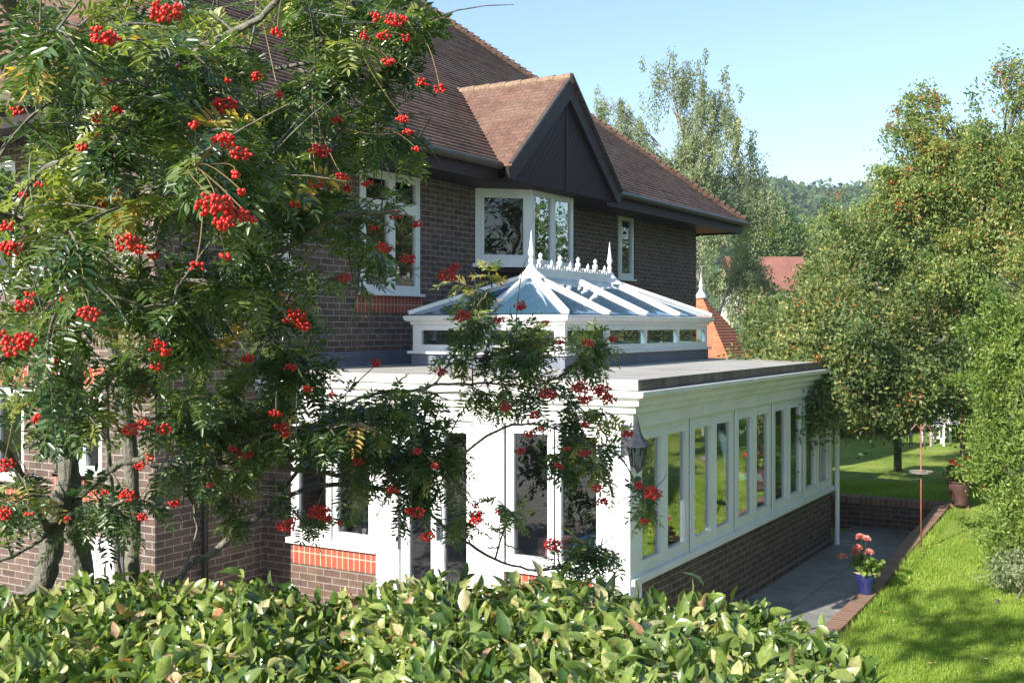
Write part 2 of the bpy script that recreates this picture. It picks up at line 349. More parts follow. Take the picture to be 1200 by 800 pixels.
def wall_open(mb, p, a, n, L, z0, z1, th, ops):
    """wall from p along a, thickness th inward (-n), openings (a0,a1,za,zb) that do not overlap along a"""
    c = 0.0
    for (a0, a1, za, zb) in sorted(ops):
        mb.obox(p, a, n, (c, a0), (-th, 0), (z0, z1))
        if za > z0: mb.obox(p, a, n, (a0, a1), (-th, 0), (z0, za))
        if zb < z1: mb.obox(p, a, n, (a0, a1), (-th, 0), (zb, z1))
        c = a1
    mb.obox(p, a, n, (c, L), (-th, 0), (z0, z1))

def window(parent, p, a, n, z0, z1, cols, rows=(), fw=.055, cw=.045, depth=.07, sill=True, label=None, opening_rows=None, sill_out=.05, glass='glass'):
    """p: left bottom corner base point (z ignored), cols = casement widths, rows = split heights inside each casement"""
    p = np.array([p[0], p[1], 0.0]); f = MB(); g = MB(); w = sum(cols)
    f.obox(p, a, n, (0, w), (-depth, 0), (z0, z0+fw)); f.obox(p, a, n, (0, w), (-depth, 0), (z1-fw, z1))
    f.obox(p, a, n, (0, fw), (-depth, -.001), (z0+fw, z1-fw)); f.obox(p, a, n, (w-fw, w), (-depth, -.001), (z0+fw, z1-fw))
    c = 0
    for i, cwid in enumerate(cols):
        l = c + (fw if i == 0 else fw*.5); r = c + cwid - (fw if i == len(cols)-1 else fw*.5)
        if i > 0: f.obox(p, a, n, (c-fw*.5, c+fw*.5), (-depth, -.001), (z0+fw, z1-fw))
        zs = [z0+fw] + [z for z in rows] + [z1-fw]
        for k in range(len(zs)-1):
            za, zb = zs[k] + (.0 if k == 0 else .025), zs[k+1] - (.0 if k == len(zs)-2 else .025)
            if k > 0: f.obox(p, a, n, (l, r), (-depth, -.002), (zs[k]-.025, zs[k]+.025))
            f.obox(p, a, n, (l, r), (-.055, .008), (za, za+cw)); f.obox(p, a, n, (l, r), (-.055, .008), (zb-cw, zb))
            f.obox(p, a, n, (l, l+cw), (-.055, .0075), (za+cw, zb-cw)); f.obox(p, a, n, (r-cw, r), (-.055, .0075), (za+cw, zb-cw))
            g.obox(p, a, n, (l+cw-.004, r-cw+.004), (-.032, -.024), (za+cw-.004, zb-cw+.004))
        c += cwid
    o = f.build('window', M['white'], parent)
    if label: o['label'] = label
    g.build('pane', M[glass], o)
    if sill:
        s = MB(); s.obox(p, a, n, (-.04, w+.04), (-depth, sill_out), (z0-.035, z0-.002)); s.build('sill', M['white'], o, bevel=.004)
    return o
AX, NX = np.array([1., 0, 0]), np.array([0, -1., 0])       # walls facing -y
AY, NY = np.array([0, 1., 0]), np.array([-1., 0, 0])       # walls facing -x

# ------------------------------------------------------------------ ground
def build_ground():
    xs = sorted(set([-1500, -900, -500, -200, -100, -60, -30, -15, -8, -4] + list(np.arange(-2, 10, 1.0)) + list(np.arange(10, 17.6, .4)) + [17.84, 17.85, 17.86]
          + list(np.arange(18.2, 40, .8)) + list(range(42, 100, 6)) + [120, 160, 250, 500, 900, 1500]))
    ys = sorted(set([-1500, -900, -500, -200, -100, -60, -30, -20] + list(np.arange(-14, 2.8, .8)) + [2.84, 2.85, 2.86, 4, 6, 8, 12, 18, 25, 35, 60, 100, 200, 500, 900, 1500]))
    V = []; Fa = []
    for y in ys:
        for x in xs:
            z = gz(x, y)
            if abs(x) < 60 and abs(y) < 40 and not (y > 2.83 and x < 17.87):
                z += .025*math.sin(x*.9+y*.5)+.02*math.sin(y*1.7-x*.4)
            V.append((x, y, z))
    n = len(xs)
    for j in range(len(ys)-1):
        for i in range(n-1): Fa.append((j*n+i, j*n+i+1, (j+1)*n+i+1, (j+1)*n+i))
    o = mesh_np('ground', V, Fa, M['lawn'], smooth=False); tag(o, kind='structure')
build_ground()
p = MB(); p.box(8.4, 17.62, 3.04, YA+.1, -.04, 0.0); tag(p.build('patio', M['patio']), kind='structure')
p = MB(); p.box(-14, XB-.04, 3.2, HX0*0+24, -.04, .012)
M['drive'] = pm('grey_brown_paving', (.20, .175, .155), (.30, .265, .24), 6, .85, .3, 40)
tag(p.build('driveway', M['drive']), kind='structure')
# side retaining kerb and the cross wall at the end of the patio
rt = empty('retaining_wall', (14, 3, 0), 'low brown brick garden wall stepping along the lawn edge and across the end of the dark patio', 'garden wall')
b = MB()
def yk(x): return 2.87 - .04*(x-11.5)/6.2*1.0
xsk = list(np.linspace(9.0, 17.62, 30))
for i in range(len(xsk)-1):
    xa, xb = xsk[i], xsk[i+1]; za, zb = gz(xa, 0)+.035, gz(xb, 0)+.035
    y0a, y0b, w = yk(xa)+.03, yk(xb)+.03, .18
    b.add([(xa, y0a, -.1), (xb, y0b, -.1), (xb, y0b+w, -.1), (xa, y0a+w, -.1), (xa, y0a, za), (xb, y0b, zb), (xb, y0b+w, zb), (xa, y0a+w, za)],
          [(4, 5, 6, 7), (0, 1, 5, 4), (2, 3, 7, 6)] + ([(0, 4, 7, 3)] if i == 0 else []))
def copingmat():
    m, t, o = nt('brick_on_edge')
    g = N(t, 'ShaderNodeNewGeometry')
    br = N(t, 'ShaderNodeTexBrick', Scale=1.0); br.offset = 0
    br.inputs['Brick Width'].default_value = .075; br.inputs['Row Height'].default_value = 5.0; br.inputs['Mortar Size'].default_value = .006
    br.inputs['Color1'].default_value = rgb((.17, .09, .06)); br.inputs['Color2'].default_value = rgb((.27, .14, .095)); br.inputs['Mortar'].default_value = rgb((.3, .25, .2))
    mp = N(t, 'ShaderNodeMapping'); mp.inputs['Location'].default_value = (0, 1, 0)
    t.links.new(g.outputs['Position'], mp.inputs[0]); t.links.new(mp.outputs[0], br.inputs['Vector'])
    b = N(t, 'ShaderNodeBsdfPrincipled', Roughness=.85); t.links.new(br.outputs['Color'], b.inputs['Base Color'])
    bp = N(t, 'ShaderNodeBump', Strength=.6, Distance=.006); bp.invert = True; t.links.new(br.outputs['Fac'], bp.inputs['Height']); t.links.new(bp.outputs[0], b.inputs['Normal'])
    t.links.new(b.outputs[0], o.inputs[0]); return m
M['coping'] = copingmat()
b.build('edge_course', M['coping'], rt)
b = MB(); b.box(17.62, 17.84, 2.83, 12, -.1, .345); b.build('wall_face', M['brick_low'], rt)
def coping2():
    m = M['coping'].copy(); m.name = 'brick_on_edge_cross'
    t = m.node_tree; mp = [n for n in t.nodes if n.type == 'MAPPING'][0]; mp.inputs['Rotation'].default_value = (0, 0, math.pi/2); mp.inputs['Location'].default_value = (0, -15, 0)
    return m
b = MB(); b.box(17.60, 17.86, 2.6, 12, .348, .45); b.build('coping', coping2(), rt)

# ------------------------------------------------------------------ house
house = empty('brick_house', (15, 13, 0), 'large dark brick house with a hipped tile roof and dark gable over its bay window', 'house')
wl = MB()
Lw = (2.78-.0)
upw = [(3.2, 4.46, 3.52, 5.06), (1.15, 1.95, 3.52, 5.06), (5.85, 8.36, 3.96, 5.08), (10.62, 11.25, 3.96, 5.12)]   # offsets from HX0 in x
wall_open(wl, (HX0, YH, 0), AX, NX, HX1-HX0, 0, EAV-.05, .28, upw)
wins_w = [(.5, 1.25, 1.55, 2.45), (1.75, 2.9, 1.4, 2.45), (.55, 1.6, 3.5, 4.9), (1.9, 2.9, 3.5, 4.9)]
# facing -x wing wall; two storeys done as separate bands
wall_open(wl, (HX0, YH+.28, 0), AY, NY, HY1-YH-.28, 0, 3.0, .28, [w for w in wins_w if w[2] < 3])
wall_open(wl, (HX0, YH+.28, 0), AY, NY, HY1-YH-.28, 3.0, EAV-.05, .28, [w for w in wins_w if w[2] > 3])
wl.box(HX1-.28, HX1, YH+.28, HY1, 0, EAV-.05); wl.box(HX0+.28, HX1-.28, HY1-.28, HY1, 0, EAV-.05)
wl.build('wall', M['brick'], house)
ro = MB(); ro.box(HX0+.3, HX1-.3, 11.6, 11.7, 0, EAV-.1); ro.box(10.3, 10.4, YH+.3, 11.59, 2.91, EAV-.1); ro.box(12.6, 12.7, YH+.3, 11.59, 2.91, EAV-.1); ro.box(HX0+.3, HX1-.3, YH+.3, HY1-.3, 2.75, 2.9); ro.build('inner_wall', M['plaster_dim'], house)  # cross partitions added to keep sun through the wing windows off these rooms
window(house, (HX0+3.2, YH-.02), AX, NX, 3.52, 5.06, [.63, .63], rows=(4.62,), sill_out=.06)
window(house, (HX0+1.15, YH-.02), AX, NX, 3.52, 5.06, [.8], rows=(4.62,))
window(house, (HX0+10.62, YH-.03), AX, NX, 3.96, 5.12, [.63])
for (a0, a1, za, zb) in wins_w:
    window(house, (HX0+.05, YH+.28+a0), AY, NY, za, zb, [(a1-a0)/2]*2)
sd = MB()
for x0, x1, z0 in ((HX0+3.12, HX0+4.54, 3.27), (HX0+1.1, HX0+2.0, 3.27), (HX0+10.58, HX0+11.3, 3.7)):
    sd.box(x0, x1, YH-.006, YH+.02, z0, z0+.215)
for (a0, a1, za, zb) in wins_w:
    if za < 3:
        sd.box(HX0-.006, HX0+.02, YH+.28+a0, YH+.28+a1, za-.26, za-.036); sd.box(HX0-.006, HX0+.02, YH+.2+a0, YH+.36+a1, zb, zb+.22)
sd.build_each('brick_panel', M['soldier'], house)

# bay window under the gable
bay = MB(); bp_ = [(13.49, YH), (14.08, 8.02), (15.38, 8.02), (16.0, YH)]
def unit(p, q):
    d = np.array([q[0]-p[0], q[1]-p[1], 0.]); L = np.linalg.norm(d); d /= L; return d, np.array([d[1], -d[0], 0.]), L
for i, cols in ((0, 1), (1, 2), (2, 1)):
    d, n, L = unit(bp_[i], bp_[i+1])
    w = window(house, bp_[i], d, n, 4.0, 5.08, [L/cols]*cols, fw=.085 if cols == 1 else .04, cw=.045 if cols == 1 else .035, sill=False, glass='glass' if cols == 1 else 'glass_side')
bs = MB(); bs.prism([(13.42, YH, 3.95), (14.04, 7.96, 3.95), (15.42, 7.96, 3.95), (16.07, YH, 3.95)], (0, 0, .048)); bs.build('sill', M['white'], house)
bs = MB(); bs.prism([(13.5, YH, 3.88), (14.1, 8.05, 3.88), (15.36, 8.05, 3.88), (15.98, YH, 3.88)], (0, 0, .068)); bs.build('bay_base', M['fascia'], house)
# roof
E0, E1, F0, F1 = HX0-OV, HX1+OV, YH-OV, HY1+OV     # eave rectangle
half = (F1-F0)/2
def roof_rows(mb, P0, P1, inward, n_rows, dt, clipx=(1, 1), z0=EAV, y_start=None, lift=.030):
    """stepped courses on one roof plane; P0,P1 = eave ends, inward = horizontal unit, shrink at each end per metre = clipx"""
    P0, P1, inw = np.array(P0, float), np.array(P1, float), np.array(inward, float); e = (P1-P0)/np.linalg.norm(P1-P0)
    for k in range(n_rows):
        t0, t1 = k*dt-.03, (k+1)*dt
        a0 = P0 + e*clipx[0]*max(t0, 0) + inw*t0; b0 = P1 - e*clipx[1]*max(t0, 0) + inw*t0
        a1 = P0 + e*clipx[0]*t1 + inw*t1; b1 = P1 - e*clipx[1]*t1 + inw*t1
        if np.dot(b1-a1, e) < 0: break
        za, zb = z0 + t0*TP + lift, z0 + t1*TP
        L = np.linalg.norm(b0-a0); m = max(1, int(L/.9)); jit = rng.normal(0, .0022, m+1)
        vs = []
        for i in range(m+1):
            f = i/m; q0 = a0+(b0-a0)*f; q1 = a1+(b1-a1)*f
            vs += [(q0[0], q0[1], za+jit[i]-lift-.01), (q0[0], q0[1], za+jit[i]), (q1[0], q1[1], zb)]
        mb.add(vs, [q for i in range(m) for q in ((3*i, 3*i+3, 3*i+4, 3*i+1), (3*i+1, 3*i+4, 3*i+5, 3*i+2))])
rf = MB(); dt = .1*math.cos(math.radians(40)); nr = int(half/dt)
roof_rows(rf, (E0, F0, 0), (E1, F0, 0), (0, 1, 0), nr, dt)
roof_rows(rf, (E0, F1, 0), (E0, F0, 0), (1, 0, 0), nr, dt)
roof_rows(rf, (E1, F0, 0), (E1, F1, 0), (-1, 0, 0), nr, dt)
roof_rows(rf, (E1, F1, 0), (E0, F1, 0), (0, -1, 0), nr, dt)
roof = rf.build('roof', M['tile'], house)
hp = MB()
for (cx, cy, sx, sy) in ((E0, F0, 1, 1), (E1, F0, -1, 1), (E0, F1, 1, -1), (E1, F1, -1, -1)):
    d = np.array([sx, sy, TP])
    for k in range(int(half/.085)):
        t = k*.085; q = np.array([cx, cy, EAV+.02]) + d*t; q2 = q + d*.13
        hp.tube([q + (0, 0, .055), q2 + (0, 0, .015)], [.075, .05], 6)
hp.tube([(E0+half, (F0+F1)/2, EAV+half*TP+.03), (E1-half, (F0+F1)/2, EAV+half*TP+.03)], .11, 8)
hp.build('hip_tiles', M['tile'], roof)
fs = MB()
fs.box(E0+.03, 12.9, F0+.03, F0+.06, 5.05, 5.27); fs.box(16.28, E1-.03, F0+.03, F0+.06, 5.05, 5.27)
fs.box(E0+.03, E0+.06, F0+.06, F1-.03, 5.05, 5.27); fs.box(E1-.06, E1-.03, F0+.06, F1-.03, 5.05, 5.27); fs.box(E0+.03, E1-.03, F1-.06, F1-.03, 5.05, 5.27)
fs.box(E0+.06, E1-.06, F0+.06, YH-.002, 5.085, 5.11); fs.box(E0+.06, HX0-.002, YH, F1-.06, 5.085, 5.11); fs.box(HX1+.002, E1-.06, YH, F1-.06, 5.085, 5.11)
fs.build_each('fascia', M['fascia'], house)
gt = MB()
for x0, x1 in ((E0-.02, 12.82), (16.36, E1+.04)):
    gt.tube([(x0, F0-.05, 5.265), (x1, F0-.05, 5.265)], .055, 10)
gt.tube([(E0-.05, F0-.05, 5.265), (E0-.05, F1, 5.265)], .055, 10); gt.tube([(E1+.05, F0-.05, 5.265), (E1+.05, F1, 5.265)], .055, 10)
gt.build_each('gutter', M['gutter'], house, nv=20)
# gable
GX, GH, GY = 14.58, 1.72, 7.72; GZ = EAV-.02; AP = GZ+GH*.865
gb = MB(); gb.prism([(GX-GH+.05, GY, 5.085), (GX+GH-.05, GY, 5.085), (GX+GH-.05, GY, 5.2), (GX, GY, AP-.12), (GX-GH+.05, GY, 5.2)], (0, .05, 0)); gb.build('gable', M['gable'], house)
gb = MB(); gb.box(GX-.02, GX+.02, GY-.012, GY-.001, 5.09, AP-.38); gb.build('gable_batten', M['fascia'], house)
gb = MB(); gb.box(13.0, 16.2, GY+.052, YH-.003, 5.088, 5.108); gb.build('gable_soffit', M['fascia'], house)
bb = MB()
for s in (-1, 1):
    fo = (GX+s*(GH+.06), GZ-.06)
    dn = .31
    bb.prism([(fo[0], GY-.07, fo[1]), (GX, GY-.07, AP-.02), (GX, GY-.07, AP-.02-dn), (fo[0]-s*.14, GY-.07, fo[1]-.16), (fo[0]-s*.03, GY-.07, fo[1]-.14)], (0, .045, 0))
bb.build_each('bargeboard', M['fascia'], house, nv=10)
dr = MB()
gl = GH/27
for s in (-1, 1):
    for k in range(27):
        h0, h1 = k*gl-.03, (k+1)*gl
        za, zb = GZ + max(h0, -.03)*.865, GZ + h1*.865
        xa, xb = GX+s*(GH-h0), GX+s*(GH-h1)
        ya = F0 + (za-EAV)/TP + .08; yb = F0 + (zb-EAV)/TP + .08
        ya = max(ya, 7.9); yb = max(yb, 7.9); y0 = GY-.10
        n = 4; vs = []
        for i in range(n+1):
            f = i/n; j = rng.normal(0, .002)
            vs += [(xa, y0+(ya-y0)*f, za-.008), (xa, y0+(ya-y0)*f, za+.020+j), (xb, y0+(yb-y0)*f, zb)]
        dr.add(vs, [q for i in range(n) for q in ((3*i, 3*i+3, 3*i+4, 3*i+1), (3*i+1, 3*i+4, 3*i+5, 3*i+2))])
M['tile_light'] = tilemat('sunny_clay_tile', (.12, .064, .048), (.17, .093, .068), (.23, .17, .115), 1/math.sin(math.radians(41)), .55)  # paler copy of the roof tile, with the slope's sunlight put in its colour
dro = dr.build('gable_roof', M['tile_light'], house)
rd = MB(); yv = F0+(AP-EAV)/TP+.1; k = 0; y = GY-.1
while y < yv:
    rd.tube([(GX, y, AP-.02), (GX, y+.29, AP-.025)], [.085, .078], 8); y += .28
rd.build('ridge_tiles', M['ridge_tile'], dro)
vg = MB()
for s in (-1, 1): vg.beam((GX+s*(GH+.03), GY-.085, GZ+.0), (GX, GY-.085, AP+.035), .06, .03)
vg.build_each('verge', M['gutter'], dro)
dp = MB(); dp.tube([(8.24, YH-.06, 5.2), (8.24, YH-.06, 0)], .034, 10); dp.build('downpipe', M['black'], house, smooth=True)
mbx = MB(); mbx.box(HX0-.12, HX0-.002, YH+.45, YH+.85, .35, .95); mbx.build('meter_box', M['white'], house, bevel=.01)

# ------------------------------------------------------------------ orangery
org_ = empty('orangery', (12.5, 6.4, 0), 'white flat-roofed orangery on a brick plinth, with tall windows and a glazed roof lantern', 'orangery')
q = MB()
q.box(XB+.02, XE-.02, YA+.02, YA+.27, 0, .755)
q.box(XE-.27, XE-.02, YA+.27, YH-.002, 0, .755)
q.box(XB+.02, XB+.27, YA+.3, 5.50, 0, .755)
q.box(XB+.02, XB+.27, 7.03, 8.2, 0, .755)
q.box(XB+.02, XB+.27, 8.2, YH-.002, 0, 2.18)
q.build('wall', M['brick_low'], org_)
q = MB(); q.box(XB+.012, XB+.03, 7.04, 8.19, .55, .765); q.box(XB+.012, XB+.03, 4.46, 5.47, .55, .765); q.build_each('brick_panel', M['soldier'], org_)
q = MB(); q.box(XB+.0, XE, YA-.012, YA+.02, 0.0, .07); q.build('brick_footing', M['brick_low'], org_)
# side windows (five paired units) facing -y
uw = (XE-.1-(XB+.1))/5
for i in range(5):
    x0 = XB+.1+i*uw
    window(org_, (x0+.0, YA+.012), AX, NX, .83, 2.18, [uw/2, uw/2], fw=.072, cw=.05, sill=False, glass='glass_side')
q = MB()
q.box(XB+.0, XE+.0, YA-.035, YA+.08, .765, .828)
q.build('sill', M['white'], org_, bevel=.006)
q = MB(); q.box(XB-.028, XB+.1, YA, YA+.005, 0, .765); q.box(XB-.028, XB+.1, YA, YA+.005, .83, 2.18); q.box(XB+.251, XB+.26, YA+.1, YA+.25, .83, 2.18); q.box(XE-.1, XE, YA, YA+.25, .83, 2.18)
for i in range(1, 5): q.box(XB+.1+i*uw-.022, XB+.1+i*uw+.022, YA-.008, YA+.005, .83, 2.175)
q.build_each('post', M['white'], org_, bevel=.004)
q = MB(); q.box(XB-.035, XE, YA+.28, YH-.003, -.02, .045); q.build('floor', M['floor_in'], org_)
# front facing -x
def pilaster(y0, y1, z0=.0):
    q = MB(); q.box(XB-.03, XB+.25, y0, y1, z0, 2.18)
    q.box(XB-.045, XB-.031, y0+.0, y1-.0, z0, z0+.14); q.box(XB-.045, XB-.031, y0, y1, 2.08, 2.18)
    w = (y1-y0); k = 3
    for j in range(k):
        a = y0 + .03 + j*(w-.06)/k; q.box(XB-.04, XB-.031, a+.012, a+(w-.06)/k-.012, z0+.17, 2.06)
    q.build('pilaster', M['white'], org_, bevel=.004)
pilaster(4.186, 4.43, .0); pilaster(5.50, 5.83); pilaster(6.76, 7.03)
window(org_, (XB+.0, 4.43), AY, NY, .83, 2.18, [.535, .535], fw=.05, cw=.045, sill=False, glass='glass_front')
window(org_, (XB+.0, 7.03), AY, NY, .83, 2.18, [.6, .57], fw=.065, cw=.045, sill=False, glass='glass_front')
q = MB(); q.box(XB-.05, XB+.1, 4.44, 5.5, .768, .828); q.box(XB-.05, XB+.1, 7.03, 8.24, .768, .828); q.build_each('front_sill', M['white'], org_, bevel=.005)
# french doors
fr = MB(); pn = MB(); y0, y1 = 5.83, 6.76; p0 = (XB+.02, y0, 0); w = y1-y0
fr.obox(p0, AY, NY, (0, .04), (-.07, 0), (.05, 2.14)); fr.obox(p0, AY, NY, (w-.04, w), (-.07, 0), (.05, 2.14)); fr.obox(p0, AY, NY, (0, w), (-.07, 0), (2.14, 2.18))
for a in (.04, w/2):
    l, r = a+.004, a+w/2-.044
    for (u0, u1, z0, z1) in ((l, r, .06, .2), (l, r, 2.05, 2.13), (l, l+.075, .2, 2.05), (r-.075, r, .2, 2.05)): fr.obox(p0, AY, NY, (u0, u1), (-.05, .006), (z0, z1))
    pn.obox(p0, AY, NY, (l+.07, r-.07), (-.03, -.022), (.19, 2.06))
dd = fr.build('french_door', M['white'], org_); pn.build('pane', M['glass_front'], dd)
hd = MB(); hd.box(XB-.04, XB-.005, y0+w/2-.045, y0+w/2-.02, .98, 1.2); hd.tube([(XB-.05, y0+w/2-.03, 1.12), (XB-.05, y0+w/2-.15, 1.12)], .01, 6); hd.build('handle', M['iron'], dd)
# entablature profile swept round three sides
prof = [(.03, 2.18), (.03, 2.31), (.075, 2.325), (.075, 2.375), (.13, 2.395), (.13, 2.44), (.145, 2.452), (.195, 2.472), (.205, 2.488), (.205, 2.522), (.0, 2.528), (-.2, 2.528), (-.2, 2.18)]
def sweep(prof, pathf, name, mat, parent, smooth=False):
    q = MB(); n = len(prof); vs = []
    pts = [pathf(o) for o, z in prof]; m = len(pts[0])
    for j in range(m):
        for i, (o, z) in enumerate(prof): vs.append((pts[i][j][0], pts[i][j][1], z))
    fs_ = [(j*n+i, (j+1)*n+i, (j+1)*n+(i+1) % n, j*n+(i+1) % n) for j in range(m-1) for i in range(n)]
    fs_ += [tuple(range(n)), tuple((m-1)*n+i for i in reversed(range(n)))]
    q.add(vs, fs_); return q.build(name, mat, parent)
sweep(prof, lambda o: [(XB-o, YH-.002), (XB-o, YA-o), (XE+o, YA-o), (XE+o, YH-.002)], 'cornice', M['white_wood'], org_)
# roof deck with the lantern opening
LX0, LX1, LY0, LY1 = 11.08, 15.5, 5.90, 7.95
def ring(mb, xo0, xo1, yo0, yo1, xi0, xi1, yi0, yi1, z0, z1):
    mb.box(xo0, xi0, yo0, yo1, z0, z1); mb.box(xi1, xo1, yo0, yo1, z0, z1); mb.box(xi0, xi1, yo0, yi0, z0, z1); mb.box(xi0, xi1, yi1, yo1, z0, z1)
q = MB(); ring(q, XB-.11, XE+.11, YA-.11, YH-.01, LX0, LX1, LY0, LY1, 2.531, 2.618); q.build('deck_roof', M['deck'], org_)
q = MB(); q.box(XB-.122, XB-.112, YA-.12, YH-.01, 2.532, 2.624); q.build('deck_front_edge', M['deck'], org_)
q = MB(); q.box(XB-.112, XE+.12, YA-.122, YA-.112, 2.532, 2.624); q.build('deck_edge', M['deck_edge'], org_)
q = MB(); ring(q, XB+.2, XE-.1, YA+.2, YH-.02, LX0, LX1, LY0, LY1, 2.40, 2.42); q.build('ceiling', M['white_wood'], org_)
q = MB(); q.box(XB-.1, XE+.1, YH-.10, YH-.003, 2.62, 2.67); q.box(XB-.1, XE+.1, YH-.02, YH-.003, 2.67, 2.79); q.build_each('flashing', M['lead'], org_)
q = MB(); q.box(XB+.27, XE-.27, YH-.02, YH-.003, .05, 2.40); q.build('inner_wall', M['brick'], org_)
for k in range(3): window(org_, (XE-.03, YA+4.44-.3-k*1.27), -AY, -NY, .83, 2.18, [.635, .635], fw=.06, cw=.045, sill=False)
q = MB()
for y in (4.964, 5.497, 5.833, 6.757, 7.033, 7.63): q.box(XB-.012, XB+.004, y-.0045, y+.0045, .84, 2.17)
for y in (4.432, 5.5, 5.83, 6.76, 7.03): q.box(XB-.047, XB-.046, y-.003, y+.003, .05, 2.175) if False else None
q.build_each('gap_shade_strip', M['gap_shade'], org_)  # dark strips put in for the shaded gaps between frames and pilasters
q = MB(); q.tube([(XE-.02, YA-.07, 2.30), (XE-.02, YA-.07, 0)], .034, 10); q.box(XE-.06, XE+.02, YA-.11, YA-.03, 2.2, 2.32); q.build('downpipe', M['white'], org_)
# lantern
q = MB(); ring(q, LX0-.03, LX1+.03, LY0-.03, LY1+.03, LX0+.02, LX1-.02, LY0+.02, LY1-.02, 2.61, 2.765)
lan = q.build('roof_lantern', M['lead'], org_); lan['label'] = 'hipped white glazed lantern with cresting on the flat roof'
q = MB(); ring(q, LX0-.07, LX1+.07, LY0-.07, LY1+.07, LX0+.03, LX1-.03, LY0+.03, LY1-.03, 2.767, 2.80); 
ring(q, LX0-.02, LX1+.02, LY0-.02, LY1+.02, LX0+.04, LX1-.04, LY0+.04, LY1-.04, 2.80, 2.875)
ring(q, LX0-.02, LX1+.02, LY0-.02, LY1+.02, LX0+.04, LX1-.04, LY0+.04, LY1-.04, 3.05, 3.115)
for x in (LX0-.02, LX0+1.09, LX0+2.2, LX0+3.3, LX1-.05):
    q.box(x, x+.07, LY0-.019, LY0+.04, 2.875, 3.05); q.box(x, x+.07, LY1-.04, LY1+.019, 2.875, 3.05)
for y in (LY0+.05, (LY0+LY1)/2-.03, LY1-.10):
    q.box(LX0-.019, LX0+.04, y, y+.06, 2.875, 3.05); q.box(LX1-.04, LX1+.019, y, y+.06, 2.875, 3.05)
q.build('lantern_frame', M['white'], lan)
q = MB(); q.box(LX0, LX1, LY0+.005, LY0+.012, 2.87, 3.055); q.box(LX0, LX1, LY1-.012, LY1-.005, 2.87, 3.055)
q.box(LX0+.005, LX0+.012, LY0+.013, LY1-.013, 2.87, 3.055); q.box(LX1-.012, LX1-.005, LY0+.013, LY1-.013, 2.87, 3.055); q.build('pane', M['glass'], lan)
pf = [(.0, 3.117), (.04, 3.117), (.045, 3.15), (.09, 3.165), (.105, 3.20), (.105, 3.225), (.0, 3.235)]
sweep(pf, lambda o: [(LX0-o, LY1+o), (LX0-o, LY0-o), (LX1+o, LY0-o), (LX1+o, LY1+o), (LX0-o-.0001, LY1+o)], 'lantern_cornice', M['white'], lan)
RZ, EZ = 3.74, 3.245; RY = (LY0+LY1)/2; RX0, RX1 = LX0+1.06, LX1-1.1; e = .06
C = {'a': (LX0-e, LY0-e, EZ), 'b': (LX1+e, LY0-e, EZ), 'c': (LX1+e, LY1+e, EZ), 'd': (LX0-e, LY1+e, EZ), 'r': (RX0, RY, RZ), 's': (RX1, RY, RZ)}
q = MB(); dz = np.array([0, 0, -.012])
for poly in (('a', 'b', 's', 'r'), ('c', 'd', 'r', 's'), ('d', 'a', 'r'), ('b', 'c', 's')):
    pts = [np.array(C[k]) for k in poly]; q.add(pts, [tuple(range(len(pts)))])
q.build('roof_pane', M['glass_blue'], lan)
q = MB()
def bar(p, r, w=.062): q.beam(np.array(p)+(0, 0, .015), np.array(r)+(0, 0, .015), w, .05)
for k, rr in (('a', 'r'), ('d', 'r'), ('b', 's'), ('c', 's')): bar(C[k], C[rr], .085)
for sy in (LY0-e, LY1+e):
    bar((RX0+.02, sy, EZ), (RX0+.02, RY, RZ)); bar((RX1-.02, sy, EZ), (RX1-.02, RY, RZ)); bar(((RX0+RX1)/2, sy, EZ), ((RX0+RX1)/2, RY, RZ))
bar((LX0-e, RY, EZ), C['r']); bar((LX1+e, RY, EZ), C['s'])
q.build_each('glazing_bar', M['white'], lan, bevel=.006)
q = MB(); q.box(RX0-.05, RX1+.05, RY-.045, RY+.045, RZ-.02, RZ+.09)
for x in (RX0, RX1): q.lathe((x, RY, RZ-.05), [(.20, 0), (.19, .02), (.10, .09), (.06, .14), (.05, .17)], 16)
q.build('ridge_capping', M['white'], lan)
for x in (RX0, RX1):
    q = MB(); q.lathe((x, RY, RZ+.10), [(.036, 0), (.036, .03), (.025, .045), (.034, .07), (.034, .10), (.02, .12), (.028, .14), (.040, .17), (.042, .19), (.03, .23), (.018, .32), (.008, .41), (.002, .46)], 12); q.build('finial', M['white'], lan, smooth=True)
nC = 29
for k in range(nC):
    q = MB(); x = RX0+.09+(RX1-RX0-.18)*k/(nC-1)
    if k % 7 == 2 or False:
        q.lathe((x, RY, RZ+.088), [(.014, 0), (.014, .05), (.04, .075), (.044, .10), (.03, .125), (.012, .135), (.028, .155), (.030, .172), (.018, .19), (.003, .205)], 8)
    elif k % 7 == 6 or k % 7 == 5 and k < 0:
        q.lathe((x, RY, RZ+.088), [(.012, 0), (.012, .05), (.022, .065), (.022, .09), (.010, .11), (.003, .13)], 8)
    else:
        q.lathe((x, RY, RZ+.088), [(.018, 0), (.018, .012), (.008, .02), (.02, .04), (.012, .055), (.003, .06)], 8)
    q.build('cresting_spike', M['white'], lan, smooth=True)

